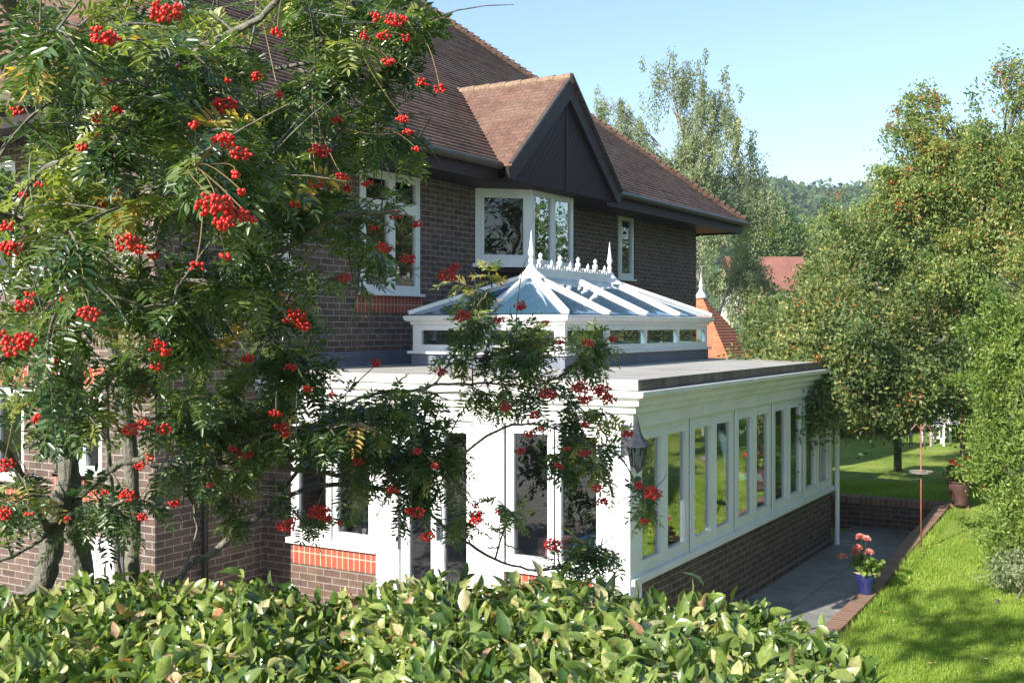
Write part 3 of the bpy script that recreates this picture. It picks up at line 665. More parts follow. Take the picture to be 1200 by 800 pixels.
# wall lamp on the corner
lx, ly = 9.03, 4.075
wlamp = empty('wall_lamp', (lx, ly, 1.85), 'grey carriage lamp with a pointed pagoda cap on the orangery corner', 'wall lamp')
q = MB(); q.lathe((lx, ly, 2.04), [(.13, 0), (.125, .012), (.085, .045), (.05, .09), (.03, .14), (.018, .2), (.003, .265)], 6); q.build('cap', M['iron'], wlamp)
q = MB(); q.lathe((lx, ly, 1.86), [(.055, .0), (.085, .17), (.085, .178)], 6); q.build('glass_body', M['frosted'], wlamp)
q = MB(); q.lathe((lx, ly, 1.80), [(.01, 0), (.03, .02), (.06, .055)], 6)
for k in range(6):
    t = math.pi/3*k; q.beam((lx+.057*math.cos(t), ly+.057*math.sin(t), 1.86), (lx+.088*math.cos(t), ly+.088*math.sin(t), 2.04), .01, .01)
q.build('cage', M['iron'], wlamp)
q = MB(); q.tube([(9.10, 4.15, 1.95), (9.06, 4.11, 2.0), (9.0, 4.2, 2.12), (9.06, 4.14, 2.24), (9.1, 4.18, 2.2)], .01, 6); q.box(XB-.055, XB-.045, 4.19, 4.26, 1.95, 2.22); q.tube([(XB-.05, 4.22, 2.0), (lx, ly+.02, 1.87)], .009, 6); q.build('bracket', M['iron'], wlamp)

# ------------------------------------------------------------------ leaves helpers
def unitv(a): return a/(np.linalg.norm(a, axis=-1, keepdims=True)+1e-9)
def leaves(name, mat, parent, Cn, A, Nn, L, Wd, var, six=True, fold=.25, kind=None, jag=True):
    """numpy leaf blades: base Cn, axis A, normal Nn, lengths L, widths Wd"""
    n = len(Cn); A = unitv(A); S = unitv(np.cross(A, Nn)); Nn = np.cross(S, A)
    L = np.broadcast_to(L, n)[:, None]; Wd = np.broadcast_to(Wd, n)[:, None]
    if six:
        pts = [Cn, Cn+A*L*.3+S*Wd*.5+Nn*Wd*fold, Cn+A*L*.7+S*Wd*.42+Nn*Wd*fold*.8, Cn+A*L-Nn*Wd*.15, Cn+A*L*.7-S*Wd*.42+Nn*Wd*fold*.8, Cn+A*L*.3-S*Wd*.5+Nn*Wd*fold]
        V = np.stack(pts, 1).reshape(-1, 3); b = (np.arange(n)*6)[:, None]
        Fa = np.concatenate([b+np.array([[0, 1, 2, 3]]), b+np.array([[0, 3, 4, 5]])], 1).reshape(-1, 4); v = np.repeat(var, 2)
    else:
        pts = [Cn, Cn+A*L*.45+S*Wd*.5, Cn+A*L, Cn+A*L*.45-S*Wd*.5]
        V = np.stack(pts, 1).reshape(-1, 3); b = (np.arange(n)*4)[:, None]; Fa = (b+np.array([[0, 1, 2, 3]])); v = var
    o = mesh_np(name, V, Fa, mat, parent, var=v)
    return o
def rdir(n, zb=0.0):
    v = rng.normal(size=(n, 3)); v = unitv(v); v[:, 2] += zb; return unitv(v)
def bez(p, q, sag, n=6):
    p, q = np.array(p, float), np.array(q, float); m = (p+q)/2 + np.array([0, 0, sag]) + rng.normal(0, np.linalg.norm(q-p)*.08, 3)
    return [(1-t)**2*p + 2*t*(1-t)*m + t*t*q for t in np.linspace(0, 1, n)]

def tree(name, label, cat, base, blobs, n_leaves, leaf, mat, bark='bark', trunk_r=.14, cl_n=26, cl_s=.22, droop=0.0, hang=False, group=None, berries=0, top=None, limbs=True, aspect=.45, shell=.55, sprig=.10):
    """blobs: (centre xyz, radii xyz, weight)"""
    root = empty(name, base, label, cat, group); base = np.array(base, float)
    cs = [np.array(b[0], float) for b in blobs]; ws = np.array([b[2] for b in blobs], float); ws /= ws.sum()
    tb = MB(); zt = max(c[2] for c, b in zip(cs, blobs))-.5; ctr = sum(c*w for c, w in zip(cs, ws))
    topp = np.array(top, float) if top is not None else np.array([ctr[0], ctr[1], zt])
    tp = [base-(0, 0, .2)]+bez(base+(0, 0, .05), topp, 0, 9); tb.tube(tp, list(np.linspace(trunk_r, trunk_r*.25, len(tp))), 9)
    tb.build('trunk', M[bark], root, smooth=True)
    br = MB()
    ncl = max(1, int(n_leaves/cl_n)); which = rng.choice(len(blobs), ncl, p=ws)
    RR = np.array([b[1] for b in blobs]); CS = np.array(cs)
    sub = 13; sd_ = rdir(len(blobs)*sub, .15).reshape(len(blobs), sub, 3); sr = (.55+.42*rng.random((len(blobs), sub, 1)))
    SC = CS[:, None, :] + sd_*sr*RR[:, None, :]; SR = (.24+.22*rng.random((len(blobs), sub)))
    si = rng.integers(0, sub, ncl); d = rdir(ncl, .25); rr = .5+.5*rng.random(ncl)**.6
    CC = SC[which, si] + d*rr[:, None]*SR[which, si][:, None]*RR[which]
    spr = rng.random(ncl) < sprig; out_ = rdir(len(blobs)*sub).reshape(len(blobs), sub, 3)*.5 + sd_ + np.array([0, 0, .35-droop*.3])
    CC = np.where(spr[:, None], SC[which, si] + out_[which, si]*RR[which]*(.25+.55*rng.random(ncl))[:, None], CC)
    d = np.where(spr[:, None], rdir(ncl, .5), d)
    CC[:, 2] = np.maximum(CC[:, 2], base[2]+.15)
    for i, b in enumerate(blobs):
        c = cs[i]; j = int(np.argmin([np.linalg.norm(np.array(t)-(c-(0, 0, b[1][2]*.8))) for t in tp]))
        st = tp[max(1, j-1)]; pts = bez(st, c, np.linalg.norm(c-st)*.08, 6); r0 = trunk_r*.45
        if limbs and (b[2] > .2 or not hang): br.tube(pts, list(np.linspace(r0, r0*.3, 6)), 6)
        idx = np.where(which == i)[0]
        for k in idx[:min(len(idx), 26)]:
            br.tube(bez(pts[rng.integers(2, 6)], CC[k], .03, 4), [r0*.25, r0*.16, r0*.1, r0*.05], 4, cap=False)
    br.build('branches', M[bark], root)
    idx = rng.integers(0, ncl, n_leaves); sc = np.array([1, 1, 3.2 if hang else .75])*cl_s
    off = rng.normal(0, 1, (n_leaves, 3))
    if hang: off = np.stack([off[:, 0]*.38, off[:, 1]*.38, -4.2*rng.random(n_leaves)**.8], 1); sc = np.array([1, 1, 1])*cl_s
    else: off = off - d[idx]*(off*d[idx]).sum(1, keepdims=True)*.7; off[:, 2] -= .25*(off[:, 0]**2+off[:, 1]**2)*(droop > .2)
    Lc = CC[idx] + off*sc*(.6+.8*rng.random(ncl)[idx])[:, None]
    Lc[:, 2] = np.maximum(Lc[:, 2], base[2]+.03)
    A = rdir(n_leaves, -droop); Nn = unitv(d[idx]+np.array([0, 0, .35])+rdir(n_leaves)*.6)
    Lc = np.where(spr[idx][:, None], CC[idx]+(Lc-CC[idx])*.55, Lc)
    var = np.clip(rng.normal(.45, .18, n_leaves) + rng.normal(0, .12, ncl)[idx] + rng.normal(0, .1, (len(blobs), sub))[which, si][idx], 0, .97); 
    r = rng.random(n_leaves); var = np.where(r < .015, 1.0, var)
    leaves('crown', M[mat], root, Lc, A, Nn, leaf*(.7+.6*rng.random(n_leaves)), leaf*aspect*(.7+.6*rng.random(n_leaves)), var, six=False)
    if berries:
        q = MB(); kk = rng.choice(len(blobs)*sub, max(4, berries//5)); k = np.array([x for x in range(ncl) if (which[x]*sub+si[x]) in set(kk.tolist())]); k = rng.choice(k, berries); V = []
        nb = berries*14; ci = CC[np.repeat(k, 14)] + rng.normal(0, .045, (nb, 3)); s = .016
        oc = np.array([[1, 0, 0], [0, 1, 0], [-1, 0, 0], [0, -1, 0], [0, 0, 1], [0, 0, -1]])*s
        V = (ci[:, None, :]+oc[None]).reshape(-1, 3); f = np.array([[0, 1, 4], [1, 2, 4], [2, 3, 4], [3, 0, 4], [1, 0, 5], [2, 1, 5], [3, 2, 5], [0, 3, 5]])
        Fa = ((np.arange(nb)*6)[:, None, None]+f[None]).reshape(-1, 3); mesh_np('berries', V, Fa, M['berry_orange'], root)
    return root
def pb(px, py, D, rx, ry, rd, w):      # blob from photo pixels
    return (P(px, py, D), (rx/F*D, rx/F*D if rd is None else rd, ry/F*D), w)

# ------------------------------------------------------------------ garden trees
def gb_(px, D):
    q = P(px, 500, D); return (q[0], q[1], gz(q[0], q[1]))
tree('rowan_tree', 'broad round dark green tree overhanging the far end of the orangery roof', 'tree', gb_(1052, 20.5),
     [pb(1012, 345, 18, 70, 80, 1.2, 3), pb(962, 440, 15.5, 40, 45, .7, 1.4), pb(1040, 440, 16.5, 75, 55, 1.0, 2), pb(922, 392, 17.0, 26, 26, .6, .7), pb(1062, 300, 18.5, 60, 50, 1.1, 1.6), pb(985, 400, 16, 60, 70, .9, 2.0), pb(1105, 400, 17, 60, 90, 1.0, 2), pb(950, 480, 14.9, 30, 30, .4, .5), pb(1095, 455, 17.5, 55, 40, .9, 1)],
     120000, .072, 'greytree', trunk_r=.08, cl_n=44, cl_s=.19, berries=70, droop=.3, group='garden trees right of the orangery')
TALL = tree('rowan_tree', 'tall feathery tree with rusty berries at the right edge, reaching high into the sky', 'tree', gb_(1150, 19),
     [pb(1098, 225, 17, 36, 55, .7, 1.4), pb(1086, 135, 17, 14, 32, .3, .3), pb(1055, 158, 17, 12, 12, .25, .1), pb(1060, 245, 17, 32, 32, .6, .6), pb(1150, 265, 17, 50, 70, 1.0, 2.2), pb(1190, 190, 16, 28, 60, .7, 1.2), pb(1196, 100, 16, 16, 26, .35, .28), pb(1135, 180, 17, 20, 22, .4, .25), pb(1062, 205, 17, 14, 14, .3, .14), pb(1180, 330, 16, 60, 70, 1.0, 1.8), pb(1240, 240, 16, 60, 130, 1.0, 2)],
     95000, .062, 'fartree', trunk_r=.09, cl_n=36, cl_s=.16, berries=150, droop=.4, group='garden trees right of the orangery', sprig=.28)
tree('evergreen_shrub', 'tall yellow-green shrub at the right edge beside the bright lawn', 'shrub', tuple(P(1195, 660, 13.6)[:2])+(.2,),
     [pb(1200, 440, 13.2, 36, 65, .55, 1.6), pb(1196, 560, 12.8, 30, 60, .5, 1.5), pb(1175, 560, 13.4, 18, 40, .3, .6), pb(1190, 635, 12.9, 26, 28, .4, .6), pb(1235, 520, 12.5, 40, 120, .6, 1.2), pb(1180, 500, 13.3, 22, 50, .4, .8), pb(1190, 395, 13.3, 26, 30, .4, .5)],
     52000, .06, 'shrubleaf', trunk_r=.07, cl_n=30, cl_s=.12, droop=-.3, aspect=.34, sprig=.35)
tree('weeping_birch', 'tall weeping birch with thin hanging twigs behind the end of the house roof', 'tree', gb_(845, 46),
     [pb(768, 205, 44, 50, 50, 2.4, 1.5), pb(818, 140, 44, 34, 50, 1.6, .8), pb(850, 225, 44, 36, 55, 1.8, 1.7), pb(738, 160, 44, 18, 35, 1.0, .5), pb(862, 315, 47, 24, 36, 1.3, 1.8), pb(787, 92, 44, 24, 30, .9, .26), pb(876, 180, 44, 10, 22, .6, .2), pb(805, 235, 43, 36, 60, 1.5, 1.5), pb(712, 128, 44, 12, 22, .6, .16), pb(845, 120, 44, 10, 25, .6, .14)],
     85000, .11, 'birchleaf', bark='bark_pale', trunk_r=.2, cl_n=70, cl_s=.33, droop=1.2, hang=True, sprig=.3, top=P(812, 175, 44), aspect=.5)
mids = [(903, 268, 75, 34, 26, 'darkleaf', 'broad mid green tree beyond the red roof, left of the hill gap'), (985, 272, 85, 44, 30, 'fartree', 'rounded olive tree in front of the wooded hill'),
        (888, 392, 43, 26, 20, 'birchleaf', 'loose green tree between the birch and the far red roof'), (1040, 285, 62, 32, 34, 'darkleaf', 'dark tree behind the tall feathery rowan'),
        (912, 372, 34, 36, 22, 'greytree', 'green bushy tree behind the roof edge of the orangery')]
for px, py, D, rx, ry, mt, lb in mids:
    r = rx/F*D; b0 = gb_(px, D)
    bl = [pb(px, py, D, rx*.62, ry*.7, r*.6, 2), pb(px-rx*.45, py+ry*.4, D, rx*.5, ry*.6, r*.5, 1), pb(px+rx*.45, py+ry*.5, D, rx*.5, ry*.6, r*.5, 1), pb(px, py+ry*1.2, D, rx*.8, ry*.9, r*.7, 2.2)]
    tree('broadleaf_tree', lb, 'tree', b0, bl, 16000, .0042*D, mt, trunk_r=.25, cl_n=30, cl_s=.0075*D, group='trees beyond the garden')
# trees outside the frame: mirrored in the glass, some added to block bright sky
for (x, y, h, r, lb) in ((27, -1.5, 8.5, 3.0, 'bushy green tree standing just right of the view, mirrored in the bay window'), (35, 1.5, 9.5, 3.6, 'large green tree deep in the garden behind the berry trees'), (24, -6.5, 7, 3.0, 'spreading green tree on the right garden boundary'), (16, -8, 6.5, 2.8, 'round green tree far right of the lawn'), (40, -6, 10, 4, 'big tree at the far right corner of the garden'),
    (10.5, -6.2, 6.5, 2.6, 'added leafy tree out of view, nearest the camera, screening sky from the orangery side'), (20, -4.6, 7, 2.4, 'added slim leafy tree right of the lawn, screening sky from the orangery side'), (31, -4.5, 9, 3.0, 'added tall leafy tree behind the slim one, screening sky from the orangery side'), (1.5, -12, 12.5, 4.6, 'large tree added behind the viewpoint to darken the bay pane reflection'), (-14, -3, 10, 4.0, 'spreading tree added behind the viewpoint to darken the window glass reflections')):  # added unseen trees: screen sky from the side windows and the bay pane
    tree('broadleaf_tree', lb, 'tree', (x, y, gz(x, y)), [((x, y, h*.62), (r, r, h*.33), 3), ((x+r*.4, y-r*.4, h*.4), (r*.8, r*.8, h*.25), 2), ((x-r*.4, y+r*.3, h*.3), (r*.9, r*.9, h*.22), 2)], 15000, .2, 'darkleaf', trunk_r=.22, cl_n=30, cl_s=.35, group='trees beyond the garden')
for (x, y, h, r, lb) in ((2.4, 8.6, 2.3, 1.1, 'rounded evergreen bush added across the drive to break up the front glass reflection'), (1.6, 11.5, 2.8, 1.3, 'larger evergreen bush added further along the drive for the front glass reflection'), (3.2, 6.6, 1.3, .7, 'low bush added nearest the hedge for the front glass reflection')):  # unseen bushes added so the front glass mirrors something varied
    tree('evergreen_bush', lb, 'shrub', (x, y, 0), [((x, y, h*.55), (r, r, h*.42), 2), ((x+.3*r, y-.3*r, h*.3), (r, r, h*.28), 1)], 5000, .11, 'darkleaf', trunk_r=.05, cl_n=24, cl_s=.14, group='bushes added for the front glass reflection')
# dark shrubs along the back of the lawn
for px, D, rx, top, lb in ((1000, 27, 60, 440, 'dark rounded shrub at the back of the lawn beside the orangery'), (1075, 28.5, 60, 420, 'dark shrub behind the white garden chairs'), (1150, 26, 60, 420, 'dark shrub behind the pole of the right berry tree'), (930, 30, 60, 430, 'dark shrub hidden behind the orangery end')):
    r = rx/F*D; c = P(px, 480, D)
    tree('evergreen_bush', lb, 'shrub', gb_(px, D), [((c[0], c[1], 1.5), (r, r*.6, 1.1), 2), ((c[0], c[1], .9), (r*1.1, r*.6, .7), 2), ((c[0]+.3, c[1], 2.4), (r*.7, r*.5, .8), 1)], 11000, .12, 'darkleaf', trunk_r=.08, cl_n=24, cl_s=.16, group='dark shrubs at the back of the lawn')
# low plants at the foot of the shrub on the right
lp = P(1168, 690, 12.2)
tree('low_plant', 'low grey green plant with small white flowers at the foot of the tall shrub', 'plant', (lp[0], lp[1], gz(lp[0], lp[1])), [((lp[0]+.25, lp[1]-.25, .35), (.45, .3, .22), 1)], 2600, .05, 'birchleaf', trunk_r=.02, cl_n=14, cl_s=.07, droop=-.6)

# ------------------------------------------------------------------ hill, woodland, far house
def hz(D, R):
    px = R/D*F+600
    t = min(max((D-120)/230, 0), 1); t = t*t*(3-2*t)
    ridge = 46 + 3*math.sin(px*.011+1)+2.0*math.sin(px*.023)
    if D > 380: ridge -= (D-380)*.12
    return -6.5 + t*ridge
V = []; Fa = []; Ds = list(range(110, 640, 14)); Rs = list(range(-420, 620, 14))
for D in Ds:
    for R in Rs: V.append(W(D, R, hz(D, max(R, 1e-3) if False else R)))
n = len(Rs)
for j in range(len(Ds)-1):
    for i in range(n-1): Fa.append((j*n+i, j*n+i+1, (j+1)*n+i+1, (j+1)*n+i))
hm = pm('hill_ground', (.04, .07, .025), (.07, .10, .035), .05, .95)
tag(mesh_np('hill', V, Fa, hm, smooth=True), kind='structure')
cc = []; rad = []
for k in range(1500):
    D = 125 + 265*rng.random()**.8; px = 640 + 620*rng.random(); R = (px-600)/F*D
    if k > 1250: R = -250+500*rng.random()
    cc.append(W(D, R, hz(D, R)+3.0)); rad.append(3.5+3*rng.random())
cc = np.array(cc); rad = np.array(rad); m = 85; n = len(cc)*m
d = rdir(n); d[:, 2] = np.abs(d[:, 2])*1.1-.15
idx = np.repeat(np.arange(len(cc)), m)
Lc = cc[idx] + d*rad[idx][:, None]*(.75+.35*rng.random((n, 1)))*np.array([1, 1, 1.1])
var = np.clip(rng.normal(.45, .12, n)+rng.normal(0, .22, len(cc))[idx], 0, 1)
o = leaves('woodland', M['woodleaf'], None, Lc, rdir(n), d+rdir(n)*.5, 1.9, 1.6, var, six=False); tag(o, 'distant mixed woodland covering the low hill on the horizon', kind='stuff')
# far house with a red roof
c = P(908, 330, 66); fh = empty('far_house', (c[0], c[1], 0), 'distant house with a bright red tiled roof among the trees', 'house')
d1 = W(0, 1, 0); d2 = W(1, 0, 0); zr = P(905, 297, 66)[2]; ze = zr-2.1
q = MB(); q.obox((c[0], c[1], 0), d1, d2, (-2.1, 2.1), (0, 6), (gz(c[0], c[1])-1, ze)); q.build('wall', M['render'], fh)
q = MB(); cb = np.array([c[0], c[1], 0]); z_ = np.array([0, 0, 1.])
for k in range(20):
    f0, f1 = k/20, (k+1)/20
    a = cb - d1*2.4 - d2*.4 + d2*3.4*f0 + z_*(ze-.1+2.2*f0+.04); b2 = a + d1*4.8; a1 = cb - d1*2.4 - d2*.4 + d2*3.4*f1 + z_*(ze-.1+2.2*f1); b3 = a1 + d1*4.8
    q.add([a-z_*.05, b2-z_*.05, b2, a, b3, a1], [(0, 1, 2, 3), (3, 2, 4, 5)])
q.add([cb-d1*2.4+d2*3+z_*(ze+2.1), cb+d1*2.4+d2*3+z_*(ze+2.1), cb+d1*2.4+d2*6.4+z_*(ze-.1), cb-d1*2.4+d2*6.4+z_*(ze-.1)], [(0, 1, 2, 3)])
q.build('roof', M['tile_far'], fh)
# small outbuilding with pyramid roof and white finial
ox, oy = 37.9, 14.6; hs = 2.05; az = 4.23; ez = 1.35
ob = empty('outbuilding', (ox, oy, .4), 'small outbuilding with a steep orange-red pyramid roof and white finial beyond the house end', 'outbuilding')
q = MB(); q.box(ox-1.5, ox+1.5, oy-1.5, oy+1.5, .2, ez+.1); q.build('wall', M['brick_low'], ob)
q = MB(); nr2 = 28
for (sx, sy) in ((-1, 0), (0, -1), (1, 0), (0, 1)):
    nrm = np.array([sx, sy, 0.]); tg = np.array([-sy, sx, 0.])
    for k in range(nr2):
        f0, f1 = k/nr2, (k+1)/nr2; h0, h1 = hs*(1-f0)+.02, hs*(1-f1)
        z0, z1 = ez+(az-ez)*f0, ez+(az-ez)*f1; cc_ = np.array([ox, oy, 0.])
        a, b2 = cc_+nrm*h0-tg*h0, cc_+nrm*h0+tg*h0; a1, b3 = cc_+nrm*h1-tg*h1, cc_+nrm*h1+tg*h1
        q.add([a+z_*(z0-.02), b2+z_*(z0-.02), b2+z_*(z0+.012), a+z_*(z0+.012), b3+z_*z1, a1+z_*z1], [(0, 1, 2, 3), (3, 2, 4, 5)])
q.build('roof', M['tile_red'], ob)
q = MB(); q.lathe((ox, oy, az-.06), [(.26, -.06), (.18, .05), (.07, .2), (.06, .3), (.085, .36), (.05, .45), (.02, .66), (.004, .8)], 10); q.build('finial', M['white'], ob, smooth=True)

# ------------------------------------------------------------------ small garden things
def blossoms(root, name, mat, pts, r, n):
    for p_ in pts:
        d = rdir(n); d[:, 2] = np.abs(d[:, 2])*.9; C_ = np.array(p_)+d*r*.5
        leaves('flower_head', M[mat], root, C_, d+rdir(n)*.7, rdir(n, 1.0), r*.62, r*.6, np.clip(rng.normal(.5, .25, n), 0, 1), six=True)
def flowerpot(name, label, base, R, H, potmat, rimmat, flower, heads, leafn, spread):
    root = empty(name, base, label, 'flower pot'); b_ = np.array(base, float)
    q = MB(); q.lathe(b_, [(R*.55, 0), (R*.6, H*.05), (R*.55, H*.12), (R*.78, H*.5), (R*.95, H*.85), (R*.93, H*.93)], 20); q.build('pot', M[potmat], root, smooth=True)
    q = MB(); q.lathe(b_, [(R*.94, H*.93), (R*1.08, H*.95), (R*1.08, H), (R*.95, H*1.01), (R*.9, H*.96)], 20); q.build('rim', M[rimmat], root, smooth=True)
    q = MB(); q.lathe(b_, [(R*.9, H*.94), (R*.4, H*.98)], 16); q.build('soil', M['soil'], root)
    q = MB(); tops = [b_+np.array(h) for h in heads]
    for t in tops: q.tube(bez(b_+(0, 0, H*.95), t, .05), .005, 5)
    q.build('stems', M['darkleaf'], root)
    c = b_+(0, 0, H+spread*.35); n = leafn; pts = c + rdir(n)*np.array([spread, spread, spread*.55])*rng.random((n, 1))**.4
    leaves('foliage', M['shrubleaf'], root, pts, rdir(n), rdir(n, 1.5), .06, .06, np.clip(rng.normal(.3, .2, n), 0, 1))
    blossoms(root, 'flowers', flower, tops, .06, 46)
    return root
D_ = W(0, 1, 0)
flowerpot('flower_pot', 'blue glazed pot of pink geraniums on the brick lawn edge', (12.88, 2.99, gz(12.88, 0)+.035), .135, .25, 'blue_glaze', 'rim', 'petal_pink',
          [D_*-.27+(0, 0, .40), D_*-.06+(0, 0, .62), D_*-.10+(0, 0, .50), D_*.03+(0, 0, .45), D_*.0+(0, 0, .60), D_*-.12+(0, 0, .44)], 170, .19)
flowerpot('flower_pot', 'tall dark pot of red geraniums where the brick walls meet', (17.6, 2.72, .45), .19, .36, 'terracotta', 'terracotta', 'petal_red',
          [D_*-.1+(0, 0, .62), D_*.12+(0, 0, .66), D_*.25+(0, 0, .55), D_*.42+(0, 0, .5), D_*.3+(0, 0, .3), D_*.36+(0, 0, .22), D_*.05+(0, 0, .55)], 220, .26)
# bird feeding pole
bp0 = np.array([14.95, 2.78, gz(14.95, 0)])
bf = empty('bird_feeder', bp0, 'thin rust-coloured bird feeding pole with a round tray on the lawn edge', 'bird feeder')
q = MB(); q.tube([bp0, bp0+(0, 0, 1.62)], .010, 8); q.build('pole', M['copper'], bf, smooth=True)
q = MB(); q.lathe(bp0+(0, 0, 1.0), [(.02, -.02), (.14, 0), (.15, .025), (.14, .022), (.02, .005)], 16); q.build('tray', M['greywood'], bf)
q = MB(); q.tube([bp0+(0, 0, 1.55), bp0+D_*.06+(0, 0, 1.63), bp0+D_*.13+(0, 0, 1.55)], .008, 6); q.tube([bp0+(0, 0, 1.55), bp0-D_*.06+(0, 0, 1.63), bp0-D_*.13+(0, 0, 1.55)], .008, 6); q.build('hook', M['copper'], bf)
for s_, mt in ((-.13, 'frosted'), (.13, 'greywood')):
    q = MB(); c = bp0+D_*s_+(0, 0, 1.27); q.lathe(c, [(.02, .06), (.025, .08), (.02, .09), (.02, .2), (.035, .21), (.01, .26)], 10); q.build('seed_tube', M[mt], bf)
# white garden chairs at the back
def chair(c, rz, label):
    c = np.array(c, float); root = empty('garden_chair', c, label, 'chair', 'white chairs at the back of the lawn')
    a = np.array([math.cos(rz), math.sin(rz), 0]); n = np.array([a[1], -a[0], 0])
    q = MB(); q.obox(c, a, n, (-.25, .25), (-.24, .24), (.42, .46)); q.build('seat', M['white'], root, bevel=.01)
    for u in (-.23, .19):
        for v in (-.22, .18):
            q = MB(); q.obox(c, a, n, (u, u+.04), (v, v+.04), (0, .42 if v > 0 else .88)); q.build('leg', M['white'], root)
    q = MB()
    for i in range(6): q.obox(c, a, n, (-.17+i*.06, -.13+i*.06), (-.215, -.19), (.5, .82))
    q.obox(c, a, n, (-.23, .23), (-.222, -.18), (.8, .9)); q.build('backrest', M['white'], root)
    q = MB()
    for u in (-.25, .21): q.obox(c, a, n, (u, u+.045), (-.2, .24), (.64, .67)); q.obox(c, a, n, (u+.005, u+.04), (.18, .22), (.46, .64))
    q.build('armrest', M['white'], root)
for px, D, rz, lb in ((1093, 24.6, .3, 'white garden chair in front of the dark shrub, left one'), (1112, 25.2, -.5, 'white garden chair in front of the dark shrub, right one')):
    g = gb_(px, D); chair(g, rz, lb)
g = np.array(gb_(1102, 25.9)); tbw = empty('garden_table', g, 'white round garden table beside the chairs at the back of the lawn', 'table')
q = MB(); q.lathe(g, [(.45, .70), (.47, .715), (.45, .73)], 20); q.build('tabletop', M['white'], tbw)
q = MB(); q.tube([g, g+(0, 0, .7)], .03, 8); q.lathe(g, [(.22, 0), (.2, .03), (.04, .06)], 12); q.build('pedestal', M['white'], tbw)
for px, D, h, r, mt, lb in ((1128, 23, 1.0, .05, 'copper', 'short reddish post at the back of the lawn, right of the chairs'), (1052, 23.6, 1.35, .085, 'greywood', 'weathered grey timber post left of the bird feeding pole')):
    g = np.array(gb_(px, D)); q = MB(); q.tube([g-(0, 0, .1), g+(0, 0, h-.04), g+(0, 0, h)], [r, r*.96, r*.6], 10)
    tag(q.build('garden_post', M[mt], None, org=g), lb, 'post', 'posts at the back of the lawn')

# ------------------------------------------------------------------ inside the orangery
tb0 = np.array([9.95, 5.0, .045]); tt = empty('side_table', tb0, 'low pine table inside the corner windows of the orangery', 'table')
q = MB(); q.box(9.5, 10.75, 4.55, 5.45, .78, .815); q.build('tabletop', M['wood'], tt, bevel=.006)
for x in (9.55, 10.65):
    for y in (4.6, 5.35): q = MB(); q.box(x, x+.05, y, y+.05, .045, .78); q.build('leg', M['wood'], tt)
def small(name, mb, mat, org, label, cat): return tag(mb.build(name, M[mat], None, org=org, bevel=.004), label, cat)
q = MB(); q.box(9.42, 9.80, 4.50, 4.70, .817, 1.08); small('storage_box', q, 'white', (9.7, 4.69, .817), 'white box on the table behind the corner pane', 'box')
q = MB(); q.box(9.55, 9.90, 4.76, 4.98, .817, 1.04); small('plastic_tub', q, 'blue', (9.75, 4.92, .817), 'blue tub on the table behind the corner window', 'tub')
q = MB(); q.box(9.56, 9.82, 5.1, 5.38, .817, 1.02); small('card_box', q, 'petrolpink', (9.75, 5.24, .817), 'salmon pink box on the table behind the front window', 'box')
q = MB(); q.box(9.95, 10.25, 4.50, 4.68, .817, 1.07); small('plastic_tub', q, 'blue', (10.15, 4.65, .817), 'blue tub on the table below the yellow cylinder', 'tub')
q = MB(); q.lathe((10.42, 4.56, .817), [(.035, 0), (.035, .38), (.012, .42), (.012, .46)], 12); small('yellow_bottle', q, 'yellow', (10.42, 4.56, .817), 'tall yellow bottle standing on the table by the side window', 'bottle')
# spiky plant
sp0 = np.array([9.60, 4.61, 1.08]); spl = empty('spider_plant', sp0, 'pale spiky spider plant on the white box behind the corner pane', 'plant')
q = MB(); q.lathe(sp0, [(.05, 0), (.07, .11), (.075, .12)], 12); q.build('pot', M['white'], spl)
q = MB()
for k in range(46):
    t = rng.random()*6.28; rr = .14+.2*rng.random(); h = .12+.22*rng.random()
    pts = [sp0+(0, 0, .1), sp0+(math.cos(t)*rr*.4, math.sin(t)*rr*.4, .12+h), sp0+(math.cos(t)*rr, math.sin(t)*rr, .1+h*.5)]
    q.tube([((1-u)**2*pts[0]+2*u*(1-u)*pts[1]+u*u*pts[2]) for u in np.linspace(0, 1, 6)], [.004, .006, .006, .005, .003, .001], 3, cap=False)
M['paleleaf'] = pm('pale_striped_leaf', (.35, .42, .2), (.5, .52, .35), 20, .5); q.build('leaves', M['paleleaf'], spl)
op = np.array([9.36, 7.32, .83]); opl = empty('house_plant', op, 'pink flowering pot plant on the left front window ledge', 'plant')
q = MB(); q.lathe(op, [(.055, 0), (.07, .12), (.075, .13)], 12); q.build('pot', M['white'], opl)
n = 160; pts = op+(0, 0, .3)+rdir(n)*np.array([.16, .22, .2])*rng.random((n, 1))**.5; leaves('foliage', M['darkleaf'], opl, pts, rdir(n), rdir(n, 1), .09, .05, rng.random(n)*.9)
blossoms(opl, 'flowers', 'petal_pink', [op+(0, .05, .5), op+(0, -.12, .42)], .035, 20)
q = MB(); q.lathe((9.42, 7.75, .83), [(.03, 0), (.07, .03), (.075, .09), (.05, .12), (.05, .15)], 14); small('ceramic_jar', q, 'white', (9.42, 7.75, .83), 'white ceramic jar on the left front window ledge', 'jar')
q = MB(); q.box(XB+.06, XB+.42, 4.46, 5.48, .78, .80); q.box(XB+.06, XB+.42, 7.05, 8.18, .80, .828); q.build_each('window_board', M['white'], org_)

